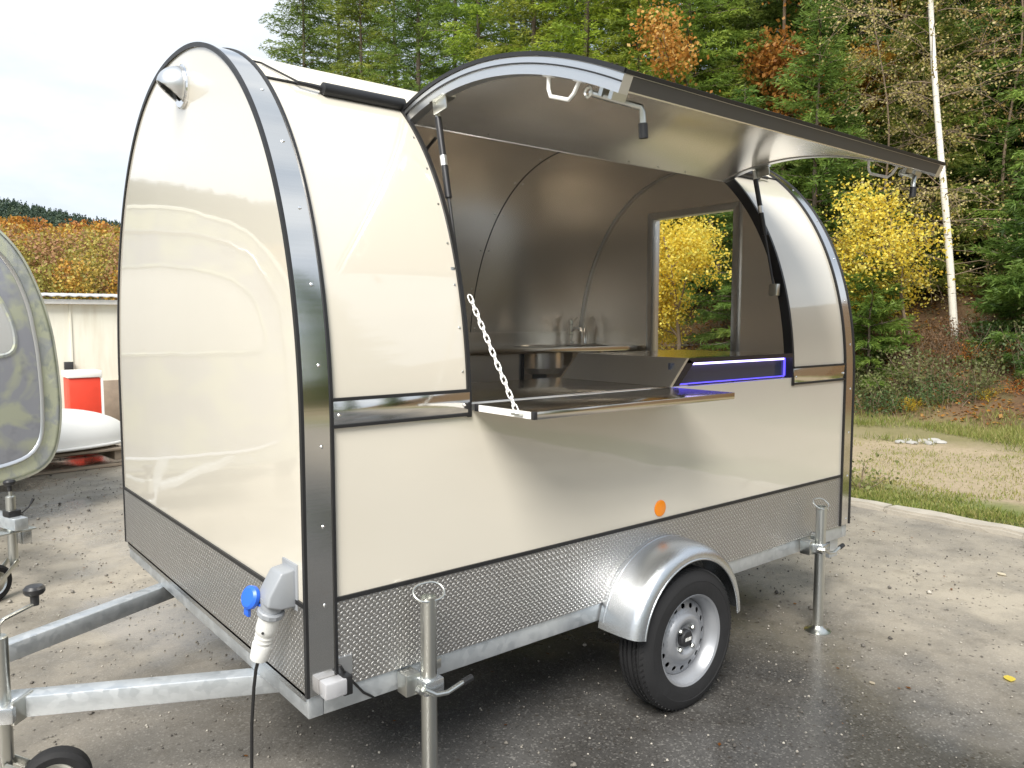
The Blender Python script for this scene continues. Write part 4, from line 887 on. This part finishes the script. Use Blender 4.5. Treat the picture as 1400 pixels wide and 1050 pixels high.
for i, (x, y, k, s) in enumerate([(-30+5.2*j+random.uniform(-1, 1), -25-6*(j % 2)+random.uniform(-2, 2), j % 3, random.uniform(.8, 1.05)) for j in range(13)]):
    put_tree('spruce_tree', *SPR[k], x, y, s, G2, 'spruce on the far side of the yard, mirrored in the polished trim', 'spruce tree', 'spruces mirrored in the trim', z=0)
def broadleaf(H, trunk_r, spread, z0, nleaf, leaf, seed, cols_t=(0, 1), up=.5, levels=3, tr_curve=.05, cluster=.16, crown=None):
    """tapered trunk with forking limbs; leaves gathered round the outer twigs"""
    r = np.random.default_rng(seed); mb = MB(); tips = []
    def grow(p, d, ln, rad, lev):
        n = 5; pts = [p]; dd = d.copy()
        for i in range(n): dd = unit(dd+r.normal(0, .13, 3)+np.array((0, 0, .04*up))); pts.append(pts[-1]+dd*ln/n)
        mb.tube(pts, [rad*(1-.13*i) for i in range(n+1)], 7 if lev == 0 else 5 if lev == 1 else 4, caps=False)
        if lev >= levels: tips.extend(pts[1:]); return
        for k in range(int(r.integers(3, 6)) if lev else int(r.integers(6, 9))):
            u = r.uniform(.25 if lev else z0/H, 1); i = min(n-1, int(u*n)); q_ = pts[i]+(pts[i+1]-pts[i])*(u*n-i); a = r.uniform(0, 6.28)
            out = np.array((math.cos(a), math.sin(a), 0)); nd = unit(dd*r.uniform(.2, .7)+out*r.uniform(.5, 1.0)+np.array((0, 0, up*r.uniform(0, 1)))); sh_ = spread*(1-.55*u) if lev == 0 else ln*.62
            grow(q_, nd, sh_*r.uniform(.7, 1.1), rad*.42, lev+1)
    pts = [np.array((0, 0, -.3))]; grow(pts[0], np.array((0, 0, 1.)), H*.85, trunk_r, 0)
    T = np.array(tips); i = r.integers(0, len(T), nleaf); C = T[i]+r.normal(0, cluster, (nleaf, 3)); D = unit(r.normal(size=(nleaf, 3))+np.array((0, 0, -.35))); S = unit(np.cross(D, r.normal(size=(nleaf, 3))))
    sz = r.uniform(.7, 1.3, nleaf)*leaf; V, F = cards(C, D, S, sz, sz*.75)
    cl = r.uniform(0, 1, len(T)); tn = np.clip(cl[i]*.6+r.uniform(0, .45, nleaf), 0, 1); tn = cols_t[0]+(cols_t[1]-cols_t[0])*tn
    me = np_mesh('crown', V, F, tn); tm = bpy.data.meshes.new('trunk'); tm.from_pydata(mb.v, [], mb.f); tm.polygons.foreach_set('use_smooth', [True]*len(tm.polygons))
    return me, tm
def leafmat(me, tm, lm, bm_='twig_bark'): me.materials.append(M[lm]); tm.materials.append(M[bm_]); return me, tm
def leafset(name, cols, tr=.45): foliage(name, cols, tr); return name
leafset('maple_leaves', [(.50, .28, .03), (.66, .50, .05), (.80, .64, .08), (.84, .74, .20), (.55, .58, .12)], .5)
leafset('beech_leaves', [(.26, .10, .025), (.45, .20, .04), (.56, .32, .07), (.60, .40, .15)], .45)
leafset('birch_leaves', [(.26, .20, .07), (.42, .36, .12), (.55, .48, .20), (.62, .52, .30)], .45)
mp1 = leafmat(*broadleaf(3.3, .04, 1.4, .9, 5200, .055, 21, up=.35, cluster=.19), 'maple_leaves')
x, y = px_at(1246, 13.2); put_tree('maple_tree', *mp1, x, y, .97, (1, 1, 1), 'small bright yellow maple beside the white birch trunk', 'maple tree', rz=2.2)
x, y = px_at(1178, 13.4); put_tree('maple_tree', *mp1, x, y, .86, (1, .96, .95), 'bright yellow maple showing past the rear edge of the trailer', 'maple tree', rz=.4)
mp2 = leafmat(*broadleaf(4.6, .06, 2.1, .2, 20000, .062, 22, up=.3, cluster=.2), 'maple_leaves')
x, y = px_at(912, 15.2); put_tree('maple_tree', *mp2, x, y, .88, (1, .97, .9), 'yellow maple seen through the rear window of the trailer', 'maple tree', rz=1.0)
be1 = leafmat(*broadleaf(7.6, .07, 1.5, 3.0, 6500, .085, 31, up=.6, cluster=.22), 'beech_leaves')
for px, d, s, c, lb, rz in ((986, 17.4, 1.0, (1, 1, 1), 'orange brown beech between the spruces above the hatch', .3), (1056, 19.0, 1.12, (.75, .66, .66), 'pinkish brown beech high between the dark spruces', 1.6), (1150, 17.8, 1.0, (1.0, 1.1, .85), 'golden orange beech behind the young spruce', 2.6), (1395, 16.2, .95, (1.1, .95, .8), 'rust brown beech behind the right hand spruces', 4.0)):
    x, y = px_at(px, d); put_tree('beech_tree', *be1, x, y, s, c, lb, 'beech tree', rz=rz)
# birch: white leaning trunk, long thin upswept twigs with few small leaves
def birch_mesh(H, lean, rad, seed, nl, twig_scale=1.0):
    r = np.random.default_rng(seed); mb = MB(); tw = MB(); C = []; n = 18
    wb = .05 if rad > .05 else .16
    def tp(u): return np.array((lean[0]*u*H+wb*math.sin(u*7+seed), lean[1]*u*H+wb*.6*math.sin(u*11+seed), H*u-.3))
    mb.tube([tp(i/n) for i in range(n+1)], [rad*(1.12-.95*i/n) for i in range(n+1)], 14, caps=False)
    for k in range(64):
        u = r.uniform(.10, .98); a = r.uniform(0, 6.28); out = np.array((math.cos(a), math.sin(a), 0)); L_ = r.uniform(1.1, 2.5)*twig_scale*(1-.4*u); p_ = tp(u); d = unit(out+np.array((0, 0, r.uniform(.0, .8)))); pts = [p_]
        for i in range(8): d = unit(d+r.normal(0, .09, 3)+np.array((0, 0, .02-.02*i))); pts.append(pts[-1]+d*L_/8)
        big = r.uniform() < .12; tr = .010 if big else .006
        tw.tube(pts, [tr*(1-.10*i) for i in range(9)], 5 if big else 4, caps=False)
        for j in range(9):
            i = r.integers(1, 8); q_ = pts[i]; dd = unit(d+r.normal(0, .6, 3)); sub = [q_]; l2 = r.uniform(.3, .9)*twig_scale
            for _ in range(4): dd = unit(dd+r.normal(0, .15, 3)+np.array((0, 0, -.05))); sub.append(sub[-1]+dd*l2/4)
            tw.tube(sub, [.0045, .004, .0035, .003, .002], 3, caps=False); C += sub[1:]
    C = np.array(C); i = r.integers(0, len(C), nl); P_ = C[i]+r.normal(0, .05, (nl, 3)); D = unit(r.normal(size=(nl, 3))+np.array((0, 0, -.5))); S = unit(np.cross(D, r.normal(size=(nl, 3)))); sz = r.uniform(.03, .055, nl)
    V, F = cards(P_, D, S, sz, sz*.8); me = np_mesh('crown', V, F, r.uniform(0, 1, nl)); me.materials.append(M['birch_leaves'])
    out = []
    for nm, b, mt in (('trunk', mb, 'birch_bark'), ('twigs', tw, 'twig_bark')):
        m = bpy.data.meshes.new(nm); m.from_pydata(b.v, [], b.f); m.materials.append(M[mt]); m.polygons.foreach_set('use_smooth', [True]*len(m.polygons)); out.append(m)
    return me, out[0], out[1]
x, y = px_at(1307, 13.2); c, s_ = math.cos(YAW), math.sin(YAW)
for args, px, d, lb, colr in (((12.5, (-.112*s_, .112*c), .058, 41, 9000), 1307, 13.2, 'white birch trunk leaning slightly left on the leafy bank', (1, 1, 1)), ((8.5, (.03, .02), .030, 42, 9000, .95), 1368, 14.2, 'thin brown leaved birch sapling right of the white birch', (.85, .7, .6)), ((8.0, (-.02, .03), .025, 43, 9000, .95), 1205, 14.6, 'thin yellowish birch sapling left of the white birch', (.95, .95, .8))):
    me, tm, tw = birch_mesh(*args); x, y = px_at(px, d); e_ = put_tree('birch_tree', me, tm, x, y, 1, colr, lb, 'birch tree', rz=0)
    if args[2] < .05: tm.materials[0] = M['twig_bark']
    o = bpy.data.objects.new('twigs', tw); col.objects.link(o); o.parent = e_
# bushes and weeds along the foot of the bank
def bush_mesh(Rr, Hh, n, leaf, seed, stems=24):
    r = np.random.default_rng(seed); mb = MB(); tips = []
    for k in range(stems):
        a = r.uniform(0, 6.28); d = unit(np.array((math.cos(a)*r.uniform(.1, .9), math.sin(a)*r.uniform(.1, .9), 1))); pts = [np.array((r.normal(0, Rr*.25), r.normal(0, Rr*.25), -.08))]
        for i in range(5): d = unit(d+r.normal(0, .16, 3)); pts.append(pts[-1]+d*Hh/5*r.uniform(.7, 1.1))
        mb.tube(pts, [.006, .005, .004, .004, .003, .002], 4, caps=False); tips += pts[2:]
    T = np.array(tips); i = r.integers(0, len(T), n); C = T[i]+r.normal(0, .09, (n, 3))*np.array((1, 1, .7)); D = unit(r.normal(size=(n, 3))); S = unit(np.cross(D, r.normal(size=(n, 3)))); sz = r.uniform(.6, 1.3, n)*leaf
    V, F = cards(C, D, S, sz, sz*.6); me = np_mesh('foliage', V, F, np.clip(r.uniform(0, 1, len(T))[i]*.6+r.uniform(0, .4, n), 0, 1)); me.materials.append(M['leaves'])
    tm = bpy.data.meshes.new('stems'); tm.from_pydata(mb.v, [], mb.f); tm.materials.append(M['twig_bark']); return me, tm
BU = [bush_mesh(.6, .8, 900, .06, 51), bush_mesh(.5, 1.1, 700, .055, 52), bush_mesh(.7, .55, 1000, .05, 53)]
OL, OR, YE, GR, BR, PK = (.20, .22, .09), (.62, .24, .05), (.66, .48, .05), (.10, .16, .06), (.22, .13, .07), (.62, .50, .42)
bl = {OL: 'olive weedy bush', OR: 'orange leaved bush', YE: 'yellow leaved bush', GR: 'dark green bramble bush', BR: 'brown withered bush', PK: 'pale seed headed weed'}
spots = [(1176, 12.6, 0, OL, .8), (1200, 12.0, 2, GR, .9), (1222, 12.2, 2, OL, 1.0), (1245, 11.8, 0, YE, .38), (1262, 12.2, 0, OL, 1.0), (1285, 11.7, 2, GR, .9), (1300, 12.4, 1, BR, .8), (1318, 12.3, 1, OR, .42), (1330, 11.6, 0, OL, .8), (1342, 12.2, 1, GR, .9), (1352, 11.4, 0, YE, .3), (1372, 11.9, 0, OL, .9), (1384, 11.8, 1, OR, .5), (1398, 11.2, 0, OR, .4), (1410, 11.5, 1, OL, .9), (1440, 11.2, 0, GR, 1), (1232, 13.0, 1, BR, .8), (1288, 13.2, 0, BR, .8), (1345, 13.0, 1, PK, .35), (1315, 13.3, 1, PK, .3), (1240, 12.9, 1, PK, .22), (1150, 13, 0, OL, .9), (1100, 13.4, 2, GR, 1), (1470, 10.8, 2, OL, 1), (1380, 13.4, 2, BR, .9)]
for i, (px, d, k, c, s) in enumerate(spots):
    x, y = px_at(px, d); e_ = empty('bush', (x, y, verge(x, y)-.03)); e_.rotation_euler.z = random.uniform(0, 6.28); e_.scale = (s, s, s*random.uniform(.8, 1.1))
    tag(e_, bl[c]+' growing at the foot of the wooded bank', 'bush', bl[c]+' clumps on the bank')
    for nm, me in (('foliage', BU[k][0]), ('stems', BU[k][1])):
        o = bpy.data.objects.new(nm, me); col.objects.link(o); o.parent = e_; o.color = (*c, 1)
# weed against the kerb
x, y = px_at(1176, 6.9); wd_ = bush_mesh(.12, .42, 130, .045, 57, 7); e_ = empty('weed', (x, y, .02)); tag(e_, 'small green weed standing at the kerb by the trailer corner', 'weed')
for nm, me in (('foliage', wd_[0]), ('stems', wd_[1])): o = bpy.data.objects.new(nm, me); col.objects.link(o); o.parent = e_; o.color = (.25, .27, .10, 1)
# grass blades on strip and verge
def grass(name, N, xf, yr, hmin, hmax, tl, th):
    x = xf(N); y = rng.uniform(*yr, N); k = np.array([mnoise.noise((a*.9, b*.9, 5)) for a, b in zip(x, y)])
    m = k > -.05+.30*(rng.uniform(size=N)-.5); x, y, k = x[m], y[m], k[m]; n = len(x); z = np.array([verge(a, b) for a, b in zip(x, y)])-.005
    C = np.stack([x, y, z], -1); D = unit(np.stack([rng.normal(0, .45, n), rng.normal(0, .45, n), np.ones(n)], -1)); S = unit(np.cross(D, rand_unit(n))); ln = rng.uniform(hmin, hmax, n)
    V, F = cards(C, D, S, ln, np.full(n, .008)); me = np_mesh(name, V, F, np.clip(rng.uniform(tl, th, n)+k*.4, 0, 1)); o = link(name, me, 'grass_blades', None, False); o.color = (1, 1, 1, 1)
    tag(o, {'grass': 'short green and straw coloured grass growing beyond the kerb', 'track_grass': 'sparse straw coloured grass on the gravel track', 'verge_grass': 'rough dry grass along the far side of the track'}[name], 'grass', kind='stuff')
grass('grass', 34000, lambda N: np.abs(rng.normal(0, .38, N))+5.42, (-4, 4), .02, .065, .25, 1.0)
grass('track_grass', 26000, lambda N: rng.uniform(6.0, 9.0, N), (-3, 8), .015, .05, .5, 1)
grass('verge_grass', 60000, lambda N: rng.uniform(8.9, 11.6, N), (-3, 9), .05, .16, .3, 1)
# leaf litter lying on bank and track
n = 26000; x = rng.uniform(11.0, 16, n); y = rng.uniform(-4, 20, n); z = np.array([verge(a, b) for a, b in zip(x, y)])+rng.uniform(.005, .06, n)
D = unit(np.stack([rng.normal(size=n), rng.normal(size=n), rng.normal(0, .4, n)+.25], -1)); S = unit(np.cross(D, np.array((0, 0, 1.))+rng.normal(0, .4, (n, 3)))); sz = rng.uniform(.04, .08, n)
V_, F_ = cards(np.stack([x, y, z], -1), D, S, sz, sz*.7); o = link('leaf_litter', np_mesh('leaf_litter', V_, F_, rng.uniform(0, 1, n)), 'beech_leaves', None, False); o.color = (.75, .7, .7, 1); tag(o, 'brown leaf litter covering the wooded bank', 'leaf litter', kind='stuff')
# fallen leaves and grit on the asphalt
n = 520; x = rng.uniform(-3, 5.0, n); y = rng.uniform(-2.0, 8, n); D = unit(np.stack([rng.normal(size=n), rng.normal(size=n), rng.normal(0, .12, n)+.06], -1)); S = unit(np.cross(D, np.array((0, 0, 1.))+rng.normal(0, .15, (n, 3)))); sz = rng.uniform(.008, .03, n)
V_, F_ = cards(np.stack([x, y, np.full(n, .008)], -1), D, S, sz, sz*.6); o = link('leaf_crumbs', np_mesh('leaf_crumbs', V_, F_, rng.uniform(0, .35, n)), 'beech_leaves', None, False); o.color = (.55, .5, .5, 1); tag(o, 'small dark leaf crumbs scattered over the asphalt', 'leaf crumbs', kind='stuff')
n = 16000; x = rng.uniform(-4, 5.1, n); y = rng.uniform(-2.0, 9, n); sz = rng.uniform(.002, .007, n)*np.where(rng.uniform(size=n) < .04, 2.2, 1)
oct_ = np.array([(1, 0, 0), (0, 1, 0), (-1, 0, 0), (0, -1, 0), (0, 0, .8), (0, 0, -.8)]); V_ = (np.stack([x, y, sz*.4+.003], -1)[:, None]+oct_[None]*sz[:, None, None]*rng.uniform(.7, 1.3, (n, 6, 1))).reshape(-1, 3)
fo = np.array([(0, 1, 4), (1, 2, 4), (2, 3, 4), (3, 0, 4), (1, 0, 5), (2, 1, 5), (3, 2, 5), (0, 3, 5)]); F_ = (np.arange(n)[:, None, None]*6+fo[None]).reshape(-1, 3)
q = NM('grit'); at = q.n('ShaderNodeAttribute', attribute_name='tint'); q.set(col=q.ramp(at.outputs['Fac'], [(0, (.05, .045, .04)), (.5, (.17, .155, .135)), (1, (.42, .39, .34))]), rough=.85)
o = link('grit', np_mesh('grit', V_, F_, np.repeat(rng.uniform(0, 1, n), 8)), 'grit', None, False); tag(o, 'loose grit lying on the asphalt yard', 'grit', kind='stuff')
def leaf_obj(x, y, sz, colr, rz, label, group=None):
    vs = []; n_ = 7
    for i in range(n_):
        u = i/(n_-1); wv = .36*math.sin(math.pi*u)**.8; zc = .012+.10*math.sin(u*3)*.35
        vs += [((u-.5)*sz, -wv*sz, (zc+.05)*sz*.6), ((u-.5)*sz, 0, zc*sz*.5), ((u-.5)*sz, wv*sz, (zc+.06)*sz*.6)]
    fs = [(3*i+j, 3*i+3+j, 3*i+4+j, 3*i+1+j) for i in range(n_-1) for j in (0, 1)]
    me = bpy.data.meshes.new('fallen_leaf'); me.from_pydata(vs, [], fs); a = me.attributes.new('tint', 'FLOAT', 'FACE'); a.data.foreach_set('value', [.9]*len(fs))
    o = link('fallen_leaf', me, 'leaves', None, True); o.location = (x, y, .006); o.rotation_euler.z = rz; o.color = (*colr, 1); tag(o, label, 'leaf', group)
leaf_obj(2.742, -.861, .062, (.75, .62, .12), .5, 'yellow fallen leaf lying on the open asphalt'); leaf_obj(*px_at(1385, 4.55), .06, (.75, .7, .6), 1.1, 'pale fallen leaf on the dusty asphalt near the kerb')
leaf_obj(*px_at(1210, 3.15), .03, (.5, .45, .38), 1.1, 'small pale leaf on the dark asphalt')
for i, (px, d) in enumerate(((1236, 9.6), (1252, 9.5), (1266, 9.7), (1276, 9.45), (1290, 9.5), (1246, 9.8), (1283, 9.75))):
    x, y = px_at(px, d); bm = bmesh.new(); bmesh.ops.create_icosphere(bm, subdivisions=2, radius=.055)
    for v in bm.verts: v.co = Vector((v.co.x*1.5, v.co.y, v.co.z*.55))*(1+.35*mnoise.noise(v.co*22+Vector((i*3, 0, 0))))
    me = bpy.data.meshes.new('stone'); bm.to_mesh(me); bm.free(); o = link('stone', me, 'kerb_concrete' if i % 3 == 2 else 'pale_stone', None, True, 30); o.location = (x, y, verge(x, y)+.01); o.rotation_euler.z = i*1.3; tag(o, 'pale stone lying in the grass beyond the gravel track', 'stone', 'pale stones beyond the track')

# ================================================================== FAR HILLS
def hill_z(x, y):
    t = max(0., y-110); z = .118*t if t < 190 else 22.4+.158*(t-190)
    if y > 640: z = 22.4+.158*340+(y-640)*.02
    return (z+mnoise.noise((x*.010, y*.010, 0))*7*min(1, t/120))*(1-.0018*min(150, max(-150, x-70))*min(1, max(0, (y-250)/200))) - .5
sheet_grid('hill', list(np.linspace(-620, 330, 70)), list(np.linspace(95, 900, 60)), hill_z, 'field')
def far_wood(N, T, xr, lo, hi, keep, nm, label):
    x = rng.uniform(*xr, N); y = rng.uniform(125, 270, N); m = keep(x, y); x, y = x[m], y[m]; N = len(x); z = np.array([hill_z(a, b) for a, b in zip(x, y)])
    rad = rng.uniform(2.6, 5.0, N); lob = rand_unit(N*5).reshape(N, 5, 3)*.55; g = rand_unit(N*T).reshape(N, T, 3)*rng.uniform(.35, .62, (N, T, 1))
    P_ = np.take_along_axis(lob, rng.integers(0, 5, (N, T))[..., None].repeat(3, 2), 1)+g
    C = (np.stack([x, y, z+rad*1.3], -1)[:, None]+P_*rad[:, None, None]*np.array((1, 1, 1.2))).reshape(-1, 3)
    D = rand_unit(len(C)); S = unit(np.cross(D, rand_unit(len(C)))); sz = rng.uniform(lo, hi, len(C))*np.repeat(y, T)/235; V_, F_ = cards(C-D*sz[:, None]*.5, D, S, sz, sz*.9)
    kind = np.array([mnoise.noise((a*.02, b*.02, 9)) for a, b in zip(x, y)]); tn = np.clip(.36+kind*.7+rng.normal(0, .28, N)+.25*np.clip((200-y)/90, 0, 1), 0, 1)
    o = link(nm, np_mesh(nm, V_, F_, np.clip(np.repeat(tn, T)+rng.normal(0, .035, N*T), 0, 1)), 'far_leaves', None, False); o.color = (1, 1, 1, 1); tag(o, label, 'wood', kind='stuff')
inview = lambda x, y: (x > .06*y-8) & (x < .26*y+8)
far_wood(2000, 420, (-20, 110), .50, 1.0, inview, 'autumn_wood', 'far orange and yellow autumn wood on the hillside above the shed')
far_wood(3000, 50, (-330, 190), 1.1, 1.9, lambda x, y: ~inview(x, y), 'autumn_wood_beyond', 'rest of the autumn wood along the hillside beyond the camouflage trailer')
N = 7500; T = 40; x = rng.uniform(-460, 240, N); y = rng.uniform(270, 650, N); z = np.array([hill_z(a, b) for a, b in zip(x, y)]); H_ = rng.uniform(6, 9.5, N)
u = rng.uniform(0, 1, (N, T))**.8; a = rng.uniform(0, 6.28, (N, T)); rd = (1-u)*rng.uniform(1.6, 2.6, (N, 1)); C = np.stack([x[:, None]+rd*np.cos(a), y[:, None]+rd*np.sin(a), z[:, None]+H_[:, None]*(.05+.95*u)], -1).reshape(-1, 3)
D = unit(np.stack([np.cos(a), np.sin(a), np.full_like(a, -.7)], -1)).reshape(-1, 3); S = unit(np.cross(D, rand_unit(len(C)))); sz = (1.7*(1.15-u)).reshape(-1)+.5; V_, F_ = cards(C-D*sz[:, None]*.4, D, S, sz, sz*.8)
o = link('conifer_ridge', np_mesh('conifer_ridge', V_, F_, np.clip(np.repeat(rng.uniform(0, 1, N), T)+rng.normal(0, .1, N*T), 0, 1)), 'far_needles', None, False); o.color = (1, 1, 1, 1); tag(o, 'dark conifer wood along the far ridge', 'wood', kind='stuff')
